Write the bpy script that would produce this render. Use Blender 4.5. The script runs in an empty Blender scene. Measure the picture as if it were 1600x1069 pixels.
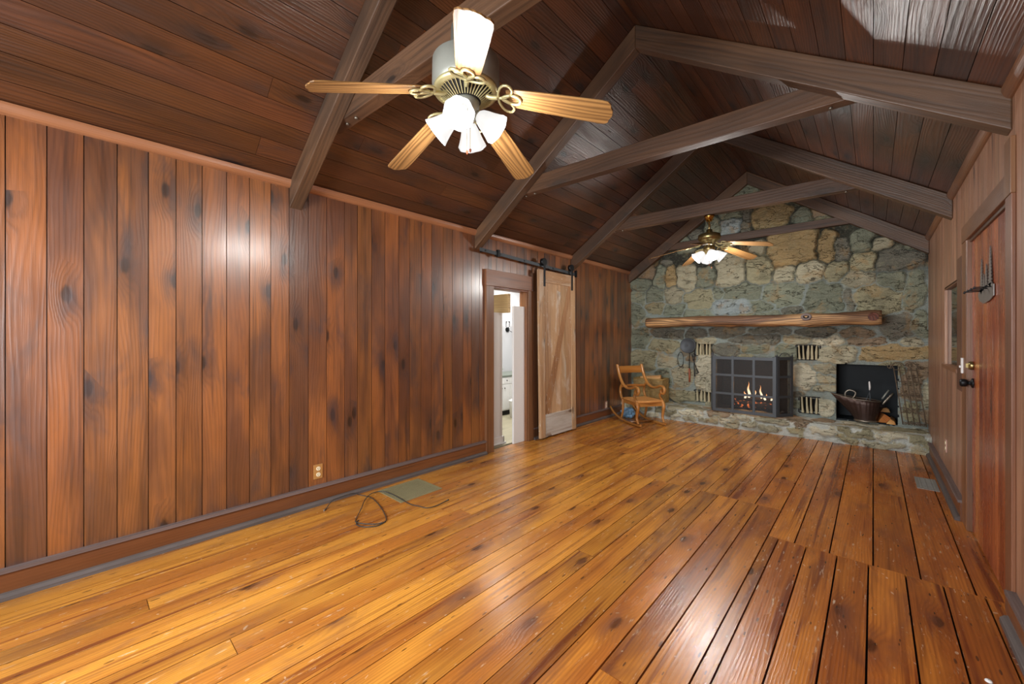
import bpy, math, random
import numpy as np
from mathutils import Vector, Matrix, noise
R = random.Random(7)
COL = bpy.context.scene.collection
PI = math.pi
# ------------------------------------------------------------------ room dimensions (metres)
XL, XR = -3.33, 0.495          # left and right wall faces
XC = (XL + XR) / 2             # ridge line
YF, YB = 6.95, -1.25           # stone wall face, wall behind the camera
ZE, ZR = 2.545, 3.870          # ceiling height at the walls and at the ridge
SL = (ZR - ZE) / (XR - XC)
TR = [1.11, 3.03, 4.955, 6.845]  # near faces of the trusses

def lin(r, g, b):
    f = lambda c: c / 12.92 if c <= .04045 else ((c + .055) / 1.055) ** 2.4
    return (f(r / 255), f(g / 255), f(b / 255), 1)

# ------------------------------------------------------------------ mesh builder
class MB:
    def __init__(s): s.v = []; s.f = []; s.g = []; s.t = []; s.sm = []
    def face(s, idx, gc, tint=(1, 1, 1), smooth=False):
        s.f.append(idx); s.g.append(gc); s.t.append(tint); s.sm.append(smooth)
    def box(s, x0, x1, y0, y1, z0, z1, grain='z', tint=(1, 1, 1), M=None, off=None):
        o = off or (R.uniform(0, 40), R.uniform(0, 40), R.uniform(0, 40))
        b = len(s.v)
        P = [(x, y, z) for z in (z0, z1) for y in (y0, y1) for x in (x0, x1)]
        ga = 'xyz'.index(grain)
        for p in P:
            q = Vector(p)
            s.v.append(tuple(M @ q) if M is not None else tuple(q))
        for F in ((0, 2, 3, 1), (4, 5, 7, 6), (0, 1, 5, 4), (2, 6, 7, 3), (0, 4, 6, 2), (1, 3, 7, 5)):
            pts = [P[i] for i in F]
            var = [max(p[k] for p in pts) - min(p[k] for p in pts) for k in range(3)]
            na = var.index(min(var))
            ac = [k for k in range(3) if k != ga and k != na]
            gc = []
            for p in pts:
                if na == ga: gc.append((o[0] + p[(ga + 1) % 3] * .3, o[1] + p[(ga + 2) % 3], o[2]))
                else: gc.append((o[0] + p[ga], o[1] + p[ac[0]], o[2] + p[na] * .2))
            s.face([b + i for i in F], gc, tint)
        return s
    def prism(s, poly, d0, d1, axis='y', grain='x', tint=(1, 1, 1), M=None, smooth=False, gdir=None):
        """poly: 2-D outline; extruded along axis. axis y -> (x,z), axis x -> (y,z), axis z -> (x,y)"""
        o = (R.uniform(0, 40), R.uniform(0, 40), R.uniform(0, 40))
        def mk(a, c, d): return (a, d, c) if axis == 'y' else ((d, a, c) if axis == 'x' else (a, c, d))
        b = len(s.v); n = len(poly)
        for d in (d0, d1):
            for a, c in poly:
                q = Vector(mk(a, c, d)); s.v.append(tuple(M @ q) if M is not None else tuple(q))
        ga = 'xyz'.index(grain)
        def g(p):
            if gdir is not None:
                pv = Vector(p); gd = Vector(gdir).normalized(); a = pv.dot(gd); rr = pv - gd * a
                return (o[0] + a, o[1] + rr.x + rr.y + rr.z, o[2])
            oth = [p[k] for k in range(3) if k != ga]
            return (o[0] + p[ga], o[1] + oth[0] + oth[1], o[2])
        L0 = [mk(a, c, d0) for a, c in poly]; L1 = [mk(a, c, d1) for a, c in poly]
        s.face([b + i for i in range(n)][::-1], [g(p) for p in L0][::-1], tint)
        s.face([b + n + i for i in range(n)], [g(p) for p in L1], tint)
        for i in range(n):
            j = (i + 1) % n
            s.face([b + i, b + j, b + n + j, b + n + i], [g(L0[i]), g(L0[j]), g(L1[j]), g(L1[i])], tint, smooth)
        return s
    def tube(s, pts, r, seg=8, closed=False, tint=(1, 1, 1), flat=1.0, up=None, caps=True):
        pts = [Vector(p) for p in pts]; n = len(pts); b = len(s.v)
        rr = r if isinstance(r, (list, tuple)) else [r] * n
        o = (R.uniform(0, 40), R.uniform(0, 40), 0); L = 0; prevN = None; Ls = []
        for i in range(n):
            a = pts[(i - 1) % n] if (closed or i > 0) else pts[i]
            c = pts[(i + 1) % n] if (closed or i < n - 1) else pts[i]
            t = (c - a)
            t = t.normalized() if t.length > 1e-9 else Vector((0, 0, 1))
            if up is not None: N = Vector(up) - t * t.dot(Vector(up))
            elif prevN is None:
                w = Vector((0, 0, 1)) if abs(t.z) < .9 else Vector((1, 0, 0)); N = w - t * t.dot(w)
            else: N = prevN - t * t.dot(prevN)
            if N.length < 1e-6: N = t.orthogonal()
            N.normalize(); prevN = N; B = t.cross(N)
            if i: L += (pts[i] - pts[i - 1]).length
            Ls.append(L)
            for k in range(seg):
                an = 2 * PI * (k + .5) / seg
                s.v.append(tuple(pts[i] + N * math.cos(an) * rr[i] * flat + B * math.sin(an) * rr[i]))
        m = n if closed else n - 1
        for i in range(m):
            j = (i + 1) % n
            for k in range(seg):
                l = (k + 1) % seg
                gk, gl = k * .012, (k + 1) * .012
                s.face([b + i * seg + k, b + i * seg + l, b + j * seg + l, b + j * seg + k],
                       [(o[0] + Ls[i], o[1] + gk, 0), (o[0] + Ls[i], o[1] + gl, 0), (o[0] + Ls[j], o[1] + gl, 0), (o[0] + Ls[j], o[1] + gk, 0)], tint, seg > 5)
        if not closed and caps:
            s.face([b + k for k in range(seg)][::-1], [(o[0], o[1] + .01 * k, 5) for k in range(seg)], tint)
            s.face([b + (n - 1) * seg + k for k in range(seg)], [(o[0], o[1] + .01 * k, 5) for k in range(seg)], tint)
        return s
    def lathe(s, prof, seg=32, M=None, tint=(1, 1, 1), rib=0.0, nr=16):
        b = len(s.v); n = len(prof)
        for r, z in prof:
            for k in range(seg):
                a = 2 * PI * k / seg; r2 = r * (1 + (rib * math.cos(a * nr) if r > .01 else 0))
                q = Vector((r2 * math.cos(a), r2 * math.sin(a), z)); s.v.append(tuple(M @ q) if M is not None else tuple(q))
        for i in range(n - 1):
            for k in range(seg):
                l = (k + 1) % seg
                s.face([b + i * seg + k, b + i * seg + l, b + (i + 1) * seg + l, b + (i + 1) * seg + k],
                       [(k * .02, i * .03, 0), (l * .02, i * .03, 0), (l * .02, i * .03 + .03, 0), (k * .02, i * .03 + .03, 0)], tint, True)
        if prof[0][0] > .002: s.face([b + k for k in range(seg)][::-1], [(0, 0, 0)] * seg, tint)
        if prof[-1][0] > .002: s.face([b + (n - 1) * seg + k for k in range(seg)], [(0, 0, 0)] * seg, tint)
        return s
    def build(s, name, mat, parent=None, world=False, bevel=0, sub=0, solid=0):
        off = Vector((0, 0, 0))
        if world:
            p = parent
            while p is not None: off += p.location; p = p.parent
        me = bpy.data.meshes.new(name)
        me.from_pydata([(v[0] - off.x, v[1] - off.y, v[2] - off.z) for v in s.v], [], s.f)
        gc = me.attributes.new('gc', 'FLOAT_VECTOR', 'CORNER')
        tc = me.attributes.new('tint', 'FLOAT_COLOR', 'CORNER')
        gc = me.attributes['gc']; tc = me.attributes['tint']
        g = []; t = []
        for F, G, T in zip(s.f, s.g, s.t):
            for k in range(len(F)): g += list(G[k]); t += [T[0], T[1], T[2], 1]
        gc.data.foreach_set('vector', g); tc.data.foreach_set('color', t)
        me.polygons.foreach_set('use_smooth', s.sm)
        me.materials.append(mat)
        o = bpy.data.objects.new(name, me); COL.objects.link(o)
        if parent is not None: o.parent = parent
        if solid:
            m = o.modifiers.new('s', 'SOLIDIFY'); m.thickness = solid; m.offset = 0
        if bevel:
            m = o.modifiers.new('b', 'BEVEL'); m.width = bevel; m.segments = 2; m.limit_method = 'ANGLE'
        if sub:
            m = o.modifiers.new('u', 'SUBSURF'); m.levels = sub; m.render_levels = sub
        return o

def tag(o, label=None, cat=None, group=None, kind=None):
    if label: o['label'] = label
    if cat: o['category'] = cat
    if group: o['group'] = group
    if kind: o['kind'] = kind
    return o
def thing(name, label, cat, loc=(0, 0, 0), rotz=0, group=None):
    o = bpy.data.objects.new(name, None); COL.objects.link(o)
    o.location = loc; o.rotation_euler = (0, 0, rotz); o.empty_display_size = .1
    return tag(o, label, cat, group)
def struct(o): o['kind'] = 'structure'; return o
def copy_tree(o, parent=None, names=True):
    c = o.copy(); COL.objects.link(c)
    if parent is not None: c.parent = parent
    for ch in list(o.children): copy_tree(ch, c)
    return c
def smooth_curve(P, n=6, closed=False):
    P = [Vector(p) for p in P]; out = []; m = len(P)
    rng = range(m) if closed else range(m - 1)
    for i in rng:
        if closed: a, b, c, d = P[(i - 1) % m], P[i], P[(i + 1) % m], P[(i + 2) % m]
        else: a, b, c, d = P[max(i - 1, 0)], P[i], P[i + 1], P[min(i + 2, m - 1)]
        for k in range(n):
            t = k / n
            out.append(.5 * ((2 * b) + (c - a) * t + (2 * a - 5 * b + 4 * c - d) * t * t + (3 * b - a - 3 * c + d) * t ** 3))
    if not closed: out.append(P[-1])
    return out

# ------------------------------------------------------------------ materials
class NT:
    def __init__(s, name):
        s.m = bpy.data.materials.new(name); s.m.use_nodes = True
        s.t = s.m.node_tree; s.t.nodes.clear()
        s.out = s.t.nodes.new('ShaderNodeOutputMaterial')
    def n(s, typ, ins=None, **kw):
        nd = s.t.nodes.new(typ)
        for k, v in kw.items(): setattr(nd, k, v)
        if ins:
            for k, v in ins.items():
                if isinstance(v, bpy.types.NodeSocket): s.t.links.new(v, nd.inputs[k])
                else: nd.inputs[k].default_value = v
        return nd
    def math(s, op, a, b=None, c=None, clamp=False):
        ins = {0: a}
        if b is not None: ins[1] = b
        if c is not None: ins[2] = c
        nd = s.n('ShaderNodeMath', ins, operation=op); nd.use_clamp = clamp
        return nd.outputs[0]
    def vmath(s, op, a, b): return s.n('ShaderNodeVectorMath', {0: a, 1: b}, operation=op).outputs[0]
    def noise(s, vec, scale=1, detail=3, rough=.5, dist=0):
        return s.n('ShaderNodeTexNoise', {'Vector': vec, 'Scale': scale, 'Detail': detail, 'Roughness': rough, 'Distortion': dist}).outputs['Fac']
    def sstep(s, x, a, b):
        nd = s.n('ShaderNodeMapRange', {'Value': x, 'From Min': a, 'From Max': b, 'To Min': 0., 'To Max': 1.}, interpolation_type='SMOOTHSTEP')
        return nd.outputs[0]
    def mix(s, f, a, b, mode='MIX'):
        nd = s.n('ShaderNodeMix', data_type='RGBA', blend_type=mode)
        for i, v in ((0, f), (6, a), (7, b)):
            if isinstance(v, bpy.types.NodeSocket): s.t.links.new(v, nd.inputs[i])
            else: nd.inputs[i].default_value = v
        return nd.outputs[2]
    def attr(s, name): return s.n('ShaderNodeAttribute', attribute_name=name)
    def bsdf(s, **ins):
        ins = {k.replace('_', ' '): v for k, v in ins.items()}
        nd = s.n('ShaderNodeBsdfPrincipled', ins)
        s.t.links.new(nd.outputs[0], s.out.inputs[0]); return nd
    def bump(s, h, strength=.3, dist=.005):
        return s.n('ShaderNodeBump', {'Height': h, 'Strength': strength, 'Distance': dist}).outputs[0]

def wood(name, dark, mid, light, rough=.35, ringS=380, ringAmt=.5, warp=26, knots=1.0, smudge=0.0, smudgeCol=(60, 45, 45),
         bump=.35, spec=.5, wear=0.0, wearCol=(200, 195, 185), sheen_var=.12, coat=0.0, blotch=.5, holes=0.0, redstreak=0.0):
    N = NT(name); gc = N.attr('gc').outputs['Vector']; tint = N.attr('tint').outputs['Color']
    sc = lambda a, b, c=1: N.vmath('MULTIPLY', gc, (a, b, c))
    sep = N.n('ShaderNodeSeparateXYZ', {0: gc})
    # knots
    vo = N.n('ShaderNodeTexVoronoi', {'Vector': sc(1.9, 4.6, 1), 'Scale': 1.0, 'Randomness': 1.0}, voronoi_dimensions='2D')
    vd = vo.outputs['Distance']; vc = N.n('ShaderNodeSeparateColor', {0: vo.outputs['Color']}).outputs[0]
    on = N.math('GREATER_THAN', vc, 1 - .36 * knots)
    vdn = N.math('ADD', vd, N.math('MULTIPLY', N.math('SUBTRACT', N.noise(sc(20, 90), 1, 2), .5), .06))
    core = N.math('MULTIPLY', N.math('SUBTRACT', 1.0, N.math('MULTIPLY_ADD', N.sstep(vdn, .06, .125), 1.0, 0.0)), on)
    halo = N.math('MULTIPLY', N.math('SUBTRACT', 1.0, N.sstep(vdn, .08, .42)), on)
    n1 = N.noise(sc(.55, 4.5, 1), 1, 2, .45)
    ph = N.math('ADD', N.math('MULTIPLY', sep.outputs[1], ringS), N.math('MULTIPLY', n1, warp * 2))
    ph = N.math('ADD', ph, N.math('MULTIPLY', halo, 16))
    ring = N.math('MULTIPLY_ADD', N.math('SINE', ph), .5, .5)
    ring = N.math('POWER', ring, 1.6)
    fib = N.noise(sc(5, 320, 3), 1, 2, .6)
    big = N.noise(sc(.9, 3.2, 1.7), 1, 3, .55)
    streak = N.noise(sc(.8, 26, 1.7), 1, 3, .6)
    c = N.mix(N.sstep(big, .5 - .22 / max(blotch, .05) * .5, .5 + .22 / max(blotch, .05) * .5), mid + (1,) if len(mid) == 3 else mid, light)
    c = N.mix(N.math('MULTIPLY', ring, ringAmt), c, dark)
    c = N.mix(N.math('MULTIPLY', N.sstep(streak, .5, .72), .55), c, dark)
    c = N.mix(N.math('MULTIPLY', N.sstep(fib, .45, .75), .30), c, dark)
    if redstreak > 0:
        rs_ = N.math('MULTIPLY', N.sstep(N.noise(sc(.5, 16, 1.3), 1, 3, .6, .3), .56, .68), redstreak)
        c = N.mix(rs_, c, lin(112, 52, 26))
    kd = tuple(x * .35 for x in dark[:3]) + (1,)
    c = N.mix(N.math('MULTIPLY', halo, .35), c, dark)
    c = N.mix(N.math('MULTIPLY', core, .85), c, kd)
    kst = N.math('MULTIPLY', halo, N.sstep(N.noise(sc(4, 12, 2), 1, 3), .42, .62))
    c = N.mix(N.math('MULTIPLY', kst, .65 if smudge > 0 else 0.0), c, lin(*smudgeCol))
    if smudge > 0:
        sm = N.sstep(N.noise(sc(1.6, 5.0, 2.3), 1, 4, .6, .6), .52, .74)
        c = N.mix(N.math('MULTIPLY', sm, smudge), c, lin(*smudgeCol))
    c = N.mix(1.0, c, tint, 'MULTIPLY')
    r = N.math('ADD', rough, N.math('MULTIPLY', N.math('SUBTRACT', N.noise(sc(3, 14), 1, 3), .5), sheen_var * 2))
    if wear > 0:
        w = N.math('MULTIPLY', N.sstep(N.noise(sc(9, 55, 2), 1, 5, .7), .60, .70), N.sstep(N.noise(sc(1.2, 2.5, 1), 1, 2), .42, .62))
        sp = N.n('ShaderNodeTexVoronoi', {'Vector': N.vmath('ADD', sc(6, 7, 1), N.vmath('MULTIPLY', N.n('ShaderNodeTexNoise', {'Vector': sc(2, 2, 1), 'Scale': 1.0}).outputs['Color'], (3, 3, 0))), 'Scale': 1.0}, voronoi_dimensions='2D')
        spm = N.math('LESS_THAN', N.math('ADD', sp.outputs['Distance'], N.math('MULTIPLY', N.noise(sc(3, 3), 1, 1), .12)), .085)
        w = N.math('MAXIMUM', N.math('MULTIPLY', w, wear), N.math('MULTIPLY', spm, wear * .45))
        c = N.mix(w, c, lin(*wearCol)); r = N.math('ADD', r, N.math('MULTIPLY', w, .25))
    if holes > 0:
        hv = N.n('ShaderNodeTexVoronoi', {'Vector': sc(3, 13, 1), 'Scale': 1.0}, voronoi_dimensions='2D')
        hm = N.math('LESS_THAN', N.math('ADD', hv.outputs['Distance'], N.math('MULTIPLY', N.noise(sc(3, 5), 1, 2), .16)), .118)
        c = N.mix(N.math('MULTIPLY', hm, holes), c, lin(45, 28, 20))
    h = N.math('ADD', N.math('MULTIPLY', ring, .4), N.math('MULTIPLY', fib, .7))
    h = N.math('SUBTRACT', h, N.math('MULTIPLY', core, .6))
    h = N.math('ADD', h, N.math('MULTIPLY', N.noise(sc(3, 9), 1, 2), .8))
    b = N.bsdf(Base_Color=c, Roughness=N.math('MAXIMUM', r, .08), Normal=N.bump(h, bump, .004), Specular_IOR_Level=spec, Coat_Weight=coat, Coat_Roughness=.24)
    return N.m

def plain(name, col, rough=.5, metal=0, emit=None, es=0, bump=0, bscale=60, var=.12, spec=.5, coat=0):
    N = NT(name); tc = N.n('ShaderNodeTexCoord').outputs['Object']
    n = N.noise(tc, 14, 4, .6)
    c = N.mix(n, tuple(x * (1 - var) for x in col[:3]) + (1,), tuple(min(1, x * (1 + var)) for x in col[:3]) + (1,))
    kw = dict(Base_Color=c, Roughness=rough, Metallic=metal, Specular_IOR_Level=spec, Coat_Weight=coat)
    if bump: kw['Normal'] = N.bump(N.noise(tc, bscale, 4, .6), bump, .004)
    if emit: kw['Emission_Color'] = emit; kw['Emission_Strength'] = es
    N.bsdf(**kw); return N.m

M = {}
M['wall'] = wood('stained_pine_wall', lin(46, 26, 17), lin(100, 60, 37), lin(144, 86, 42), rough=.36, ringS=330, ringAmt=.20, warp=34, knots=1.15, smudge=.65, smudgeCol=(54, 45, 47), blotch=.9, spec=1.0, bump=.2, coat=.75)
M['wallR'] = wood('stained_pine_wall_right', lin(92, 62, 46), lin(146, 106, 82), lin(172, 130, 102), rough=.36, ringS=420, ringAmt=.12, warp=14, knots=.15, smudge=.3, smudgeCol=(104, 84, 76), bump=.15)
M['ceil'] = wood('dark_stained_ceiling', lin(30, 18, 14), lin(66, 38, 25), lin(94, 54, 29), rough=.34, ringS=330, ringAmt=.34, warp=34, knots=.9, smudge=.5, smudgeCol=(44, 36, 36), blotch=.6, bump=.42, spec=.8)
M['floor'] = wood('worn_pine_floor', lin(112, 60, 28), lin(178, 110, 44), lin(218, 150, 60), rough=.26, ringS=430, ringAmt=.26, warp=26, knots=.75, smudge=.6, smudgeCol=(128, 84, 58), wear=.6, wearCol=(222, 208, 180), blotch=.8, holes=.75, bump=.14, coat=.15, redstreak=.85)
M['beam'] = wood('rough_dark_beam', lin(38, 27, 20), lin(76, 55, 40), lin(102, 73, 50), rough=.48, ringS=200, ringAmt=.24, warp=22, knots=.6, smudge=.4, smudgeCol=(58, 52, 46), bump=.3)
M['trim'] = wood('brown_trim', lin(70, 44, 29), lin(110, 72, 46), lin(134, 90, 57), rough=.4, ringS=400, ringAmt=.10, warp=10, knots=.1, smudge=.3, smudgeCol=(88, 70, 64), bump=.12)
M['crown'] = wood('light_crown', lin(96, 58, 36), lin(142, 92, 60), lin(164, 110, 74), rough=.35, ringS=400, ringAmt=.1, warp=10, knots=.05, bump=.1, spec=.8)
M['dusty'] = wood('dusty_trim', lin(74, 62, 58), lin(108, 94, 90), lin(128, 114, 110), rough=.6, ringS=400, ringAmt=.2, warp=10, knots=.1)
M['barn'] = wood('weathered_barn_door', lin(110, 76, 50), lin(176, 136, 96), lin(204, 166, 124), rough=.65, ringS=420, ringAmt=.28, warp=20, knots=.6, wear=1.0, wearCol=(226, 220, 208), bump=.4, smudge=.6, smudgeCol=(212, 202, 186))
M['barnwhite'] = wood('flaking_white_paint', lin(140, 112, 84), lin(186, 180, 170), lin(204, 200, 192), rough=.6, ringS=420, ringAmt=.12, warp=12, knots=.5, smudge=.45, smudgeCol=(120, 84, 56))
M['reddoor'] = wood('red_stained_door', lin(84, 30, 16), lin(142, 62, 34), lin(196, 112, 62), rough=.28, ringS=260, ringAmt=.35, warp=26, knots=.3, smudge=.3, smudgeCol=(96, 34, 20), coat=.25, blotch=1.0)
M['oak'] = wood('oak_fan_blade', lin(74, 48, 24), lin(134, 98, 56), lin(148, 110, 66), rough=.42, ringS=300, ringAmt=.75, warp=40, knots=0.0, bump=.1, spec=.3)
M['chair'] = wood('honey_maple', lin(104, 60, 26), lin(156, 98, 44), lin(188, 130, 66), rough=.22, ringS=500, ringAmt=.2, warp=10, knots=0.0, coat=.3, bump=.08)
M['chairseat'] = wood('tan_cane_seat', lin(160, 96, 42), lin(206, 140, 74), lin(220, 160, 92), rough=.4, ringS=900, ringAmt=.3, warp=4, knots=0.0)
M['mantel'] = wood('hewn_log', lin(44, 27, 18), lin(116, 80, 52), lin(206, 160, 108), rough=.6, ringS=260, ringAmt=.75, warp=44, knots=.5, smudge=.7, smudgeCol=(74, 56, 48), bump=1.0, blotch=1.2)
M['tanbeam'] = wood('tan_oak_header', lin(150, 116, 66), lin(190, 158, 104), lin(208, 178, 124), rough=.5, ringS=220, ringAmt=.25, warp=18, knots=.2)
M['hallfloor'] = wood('greige_plank_floor', lin(120, 112, 88), lin(158, 150, 124), lin(176, 168, 142), rough=.4, ringS=300, ringAmt=.25, warp=14, knots=.1)
M['log'] = wood('split_firewood', lin(120, 70, 30), lin(190, 130, 70), lin(220, 180, 120), rough=.7, ringS=300, ringAmt=.4, warp=14, knots=.3)
M['handle'] = wood('red_wood_handle', lin(100, 44, 22), lin(150, 72, 40), lin(168, 90, 54), rough=.4, knots=0.0)
M['splint'] = wood('woven_splint', lin(92, 70, 34), lin(142, 116, 66), lin(166, 138, 84), rough=.6, ringS=250, ringAmt=.3, warp=6, knots=0.0)
M['gap'] = plain('dark_gap', lin(24, 15, 10), .9)
M['black'] = plain('black_iron', lin(30, 31, 33), .45, .6)
M['iron'] = plain('grey_painted_iron', lin(66, 70, 74), .5, .3)
M['rust'] = plain('rusty_wrought_iron', lin(92, 78, 62), .7, .3, bump=.4, var=.35)
M['soot'] = plain('sooty_firebrick', lin(46, 44, 42), .9, bump=.5, bscale=20, var=.5)
M['darksteel'] = plain('dark_steel_lining', lin(12, 19, 23), .6, .0, var=.4, spec=.3)
M['brass'] = plain('antique_brass', lin(150, 132, 88), .3, .9, var=.2)
M['pewter'] = plain('brushed_pewter', lin(150, 150, 140), .38, .35, var=.12)
M['cream'] = plain('cream_brass', lin(202, 190, 140), .35, .5)
M['polished'] = plain('polished_brass', lin(196, 160, 84), .18, 1)
M['copper'] = plain('aged_copper', lin(64, 48, 42), .42, .6, bump=.1, var=.5)
M['tin'] = plain('grey_tin', lin(128, 120, 108), .4, .8, var=.2)
M['white'] = plain('white_paint', lin(226, 225, 222), .5, var=.02)
M['whitewall'] = plain('white_wall_paint', lin(214, 213, 210), .7, var=.02)
M['greywall'] = plain('pale_grey_wall', lin(196, 196, 198), .7, var=.02)
M['ivory'] = plain('ivory_plastic', lin(228, 214, 180), .35, var=.03)
M['pinkplate'] = plain('pinkish_plastic_plate', lin(196, 158, 142), .4, var=.03)
M['brassplate'] = plain('tan_brass_plate', lin(190, 142, 84), .35, .3, var=.05)
M['slot'] = plain('dark_slot', lin(30, 24, 20), .8)
M['grille'] = plain('taupe_vent_metal', lin(150, 142, 106), .5, .3)
M['grille2'] = plain('grey_vent_metal', lin(142, 140, 134), .5, .4)
M['cord'] = plain('dark_grey_cable', lin(52, 52, 50), .45)
M['char'] = plain('charred_log', lin(62, 50, 44), .95, bump=.8, bscale=40, var=.5)
M['ash'] = plain('pale_ash', lin(150, 140, 128), .95, bump=.6, bscale=50, var=.25)
M['bag'] = plain('blue_white_plastic', lin(120, 160, 190), .35, var=.6)
M['stonechip'] = plain('tan_stone_sliver', lin(168, 158, 128), .85, bump=.6, bscale=35, var=.25)
M['plant'] = plain('green_leaves', lin(110, 150, 60), .5, var=.4)
M['counter'] = plain('grey_stone_counter', lin(120, 128, 116), .3, var=.25)
M['drape'] = plain('tan_drape', lin(210, 180, 140), .8, bump=.3, var=.1)
M['lace'] = plain('pale_pink_curtain', lin(226, 208, 200), .8, var=.06)
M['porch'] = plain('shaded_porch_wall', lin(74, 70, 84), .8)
M['outart'] = plain('brushed_grey_metal', lin(130, 124, 120), .4, .6, var=.15)

def glow(name, col, s):
    N = NT(name); e = N.n('ShaderNodeEmission', {'Color': col, 'Strength': s}); N.t.links.new(e.outputs[0], N.out.inputs[0]); return N.m
def shade_mat(name, s):
    N = NT(name)
    lw = N.n('ShaderNodeLayerWeight', {'Blend': .35}).outputs['Facing']
    st = N.math('MULTIPLY_ADD', N.math('SUBTRACT', 1.0, lw), s * .3, s * .6)
    b = N.bsdf(Base_Color=(.12, .12, .12, 1), Roughness=.25, Emission_Color=(1, .985, .96, 1), Emission_Strength=st)
    return N.m
M['shade'] = shade_mat('frosted_glass_lit', .95)
M['bulb'] = glow('lit_bulb', (1, .97, .92, 1), 14)
def flame_mat():
    N = NT('flame'); z = N.n('ShaderNodeSeparateXYZ', {0: N.n('ShaderNodeTexCoord').outputs['Generated']}).outputs[2]
    c = N.mix(N.sstep(z, .15, .9), (1, .82, .55, 1), (1, .38, .12, 1))
    e = N.n('ShaderNodeEmission', {'Color': c, 'Strength': 3.2}); N.t.links.new(e.outputs[0], N.out.inputs[0]); return N.m
M['flame'] = flame_mat()
M['ember'] = glow('glowing_ember', (1, .25, .06, 1), 2.5)
def ember_mat():
    N = NT('charred_log_with_embers'); tc = N.n('ShaderNodeTexCoord').outputs['Object']
    n = N.noise(tc, 22, 3, .6)
    N.bsdf(Base_Color=lin(52, 42, 38), Roughness=.95, Emission_Color=(1, .22, .05, 1), Emission_Strength=N.math('MULTIPLY', N.sstep(n, .56, .68), 1.8), Normal=N.bump(n, .8, .01)); return N.m
M['burnlog'] = ember_mat()
def mesh_screen():
    N = NT('fine_wire_mesh')
    d = N.n('ShaderNodeBsdfPrincipled', {'Base Color': lin(44, 44, 44), 'Roughness': .6}); t = N.n('ShaderNodeBsdfTransparent')
    m = N.n('ShaderNodeMixShader', {0: .38}); N.t.links.new(t.outputs[0], m.inputs[1]); N.t.links.new(d.outputs[0], m.inputs[2])
    N.t.links.new(m.outputs[0], N.out.inputs[0]); return N.m
M['mesh'] = mesh_screen()
def glass():
    N = NT('window_glass')
    g = N.n('ShaderNodeBsdfGlossy', {'Color': (1, 1, 1, 1), 'Roughness': .02}); t = N.n('ShaderNodeBsdfTransparent')
    f = N.n('ShaderNodeFresnel', {0: 1.45}).outputs[0]
    m = N.n('ShaderNodeMixShader', {0: f}); N.t.links.new(t.outputs[0], m.inputs[1]); N.t.links.new(g.outputs[0], m.inputs[2])
    N.t.links.new(m.outputs[0], N.out.inputs[0]); return N.m
M['glass'] = glass()
def stone_mat():
    N = NT('field_stone_and_mortar'); tc = N.n('ShaderNodeTexCoord').outputs['Object']
    c = N.attr('scol').outputs['Color']; mo = N.attr('mort').outputs['Fac']
    a = N.noise(tc, 6, 5, .65); b = N.noise(tc, 38, 4, .7); w = N.noise(N.vmath('MULTIPLY', tc, (6, 6, 26)), 1, 4, .6, 1.2)
    c = N.mix(N.math('MULTIPLY', N.sstep(w, .45, .75), .55), c, N.mix(1.0, c, (.38, .38, .34, 1), 'MULTIPLY'))
    c = N.mix(N.math('MULTIPLY', N.sstep(a, .50, .72), .45), c, lin(152, 150, 122))
    c = N.mix(N.math('MULTIPLY', N.sstep(N.noise(tc, 3.1, 4, .6, .5), .52, .72), .38), c, lin(70, 70, 56))
    c = N.mix(N.math('MULTIPLY', N.sstep(b, .5, .8), .35), c, lin(196, 192, 168))
    c = N.mix(N.math('MULTIPLY', N.sstep(N.noise(tc, 60, 3, .7), .58, .75), .5), c, lin(50, 48, 40))
    ck = N.noise(N.vmath('MULTIPLY', tc, (2.6, 2.6, 7)), 1, 5, .62, .5)
    crk = N.math('MULTIPLY', N.math('SUBTRACT', 1.0, N.sstep(N.math('ABSOLUTE', N.math('SUBTRACT', ck, .5)), .0, .009)), N.sstep(mo, .5, .9))
    c = N.mix(N.math('MULTIPLY', crk, .55), c, lin(54, 52, 44))
    oc = N.math('MULTIPLY', N.sstep(N.noise(tc, 4.3, 4, .65, .4), .54, .66), .4)
    c = N.mix(oc, c, lin(172, 136, 84))
    h = N.math('SUBTRACT', N.math('ADD', N.math('MULTIPLY', b, .8), N.math('ADD', N.math('MULTIPLY', w, 1.1), N.noise(tc, 110, 2))), N.math('MULTIPLY', crk, 1.5))
    N.bsdf(Base_Color=c, Roughness=.82, Normal=N.bump(h, 1.0, .016), Specular_IOR_Level=.3); return N.m
M['stone'] = stone_mat()

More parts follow.
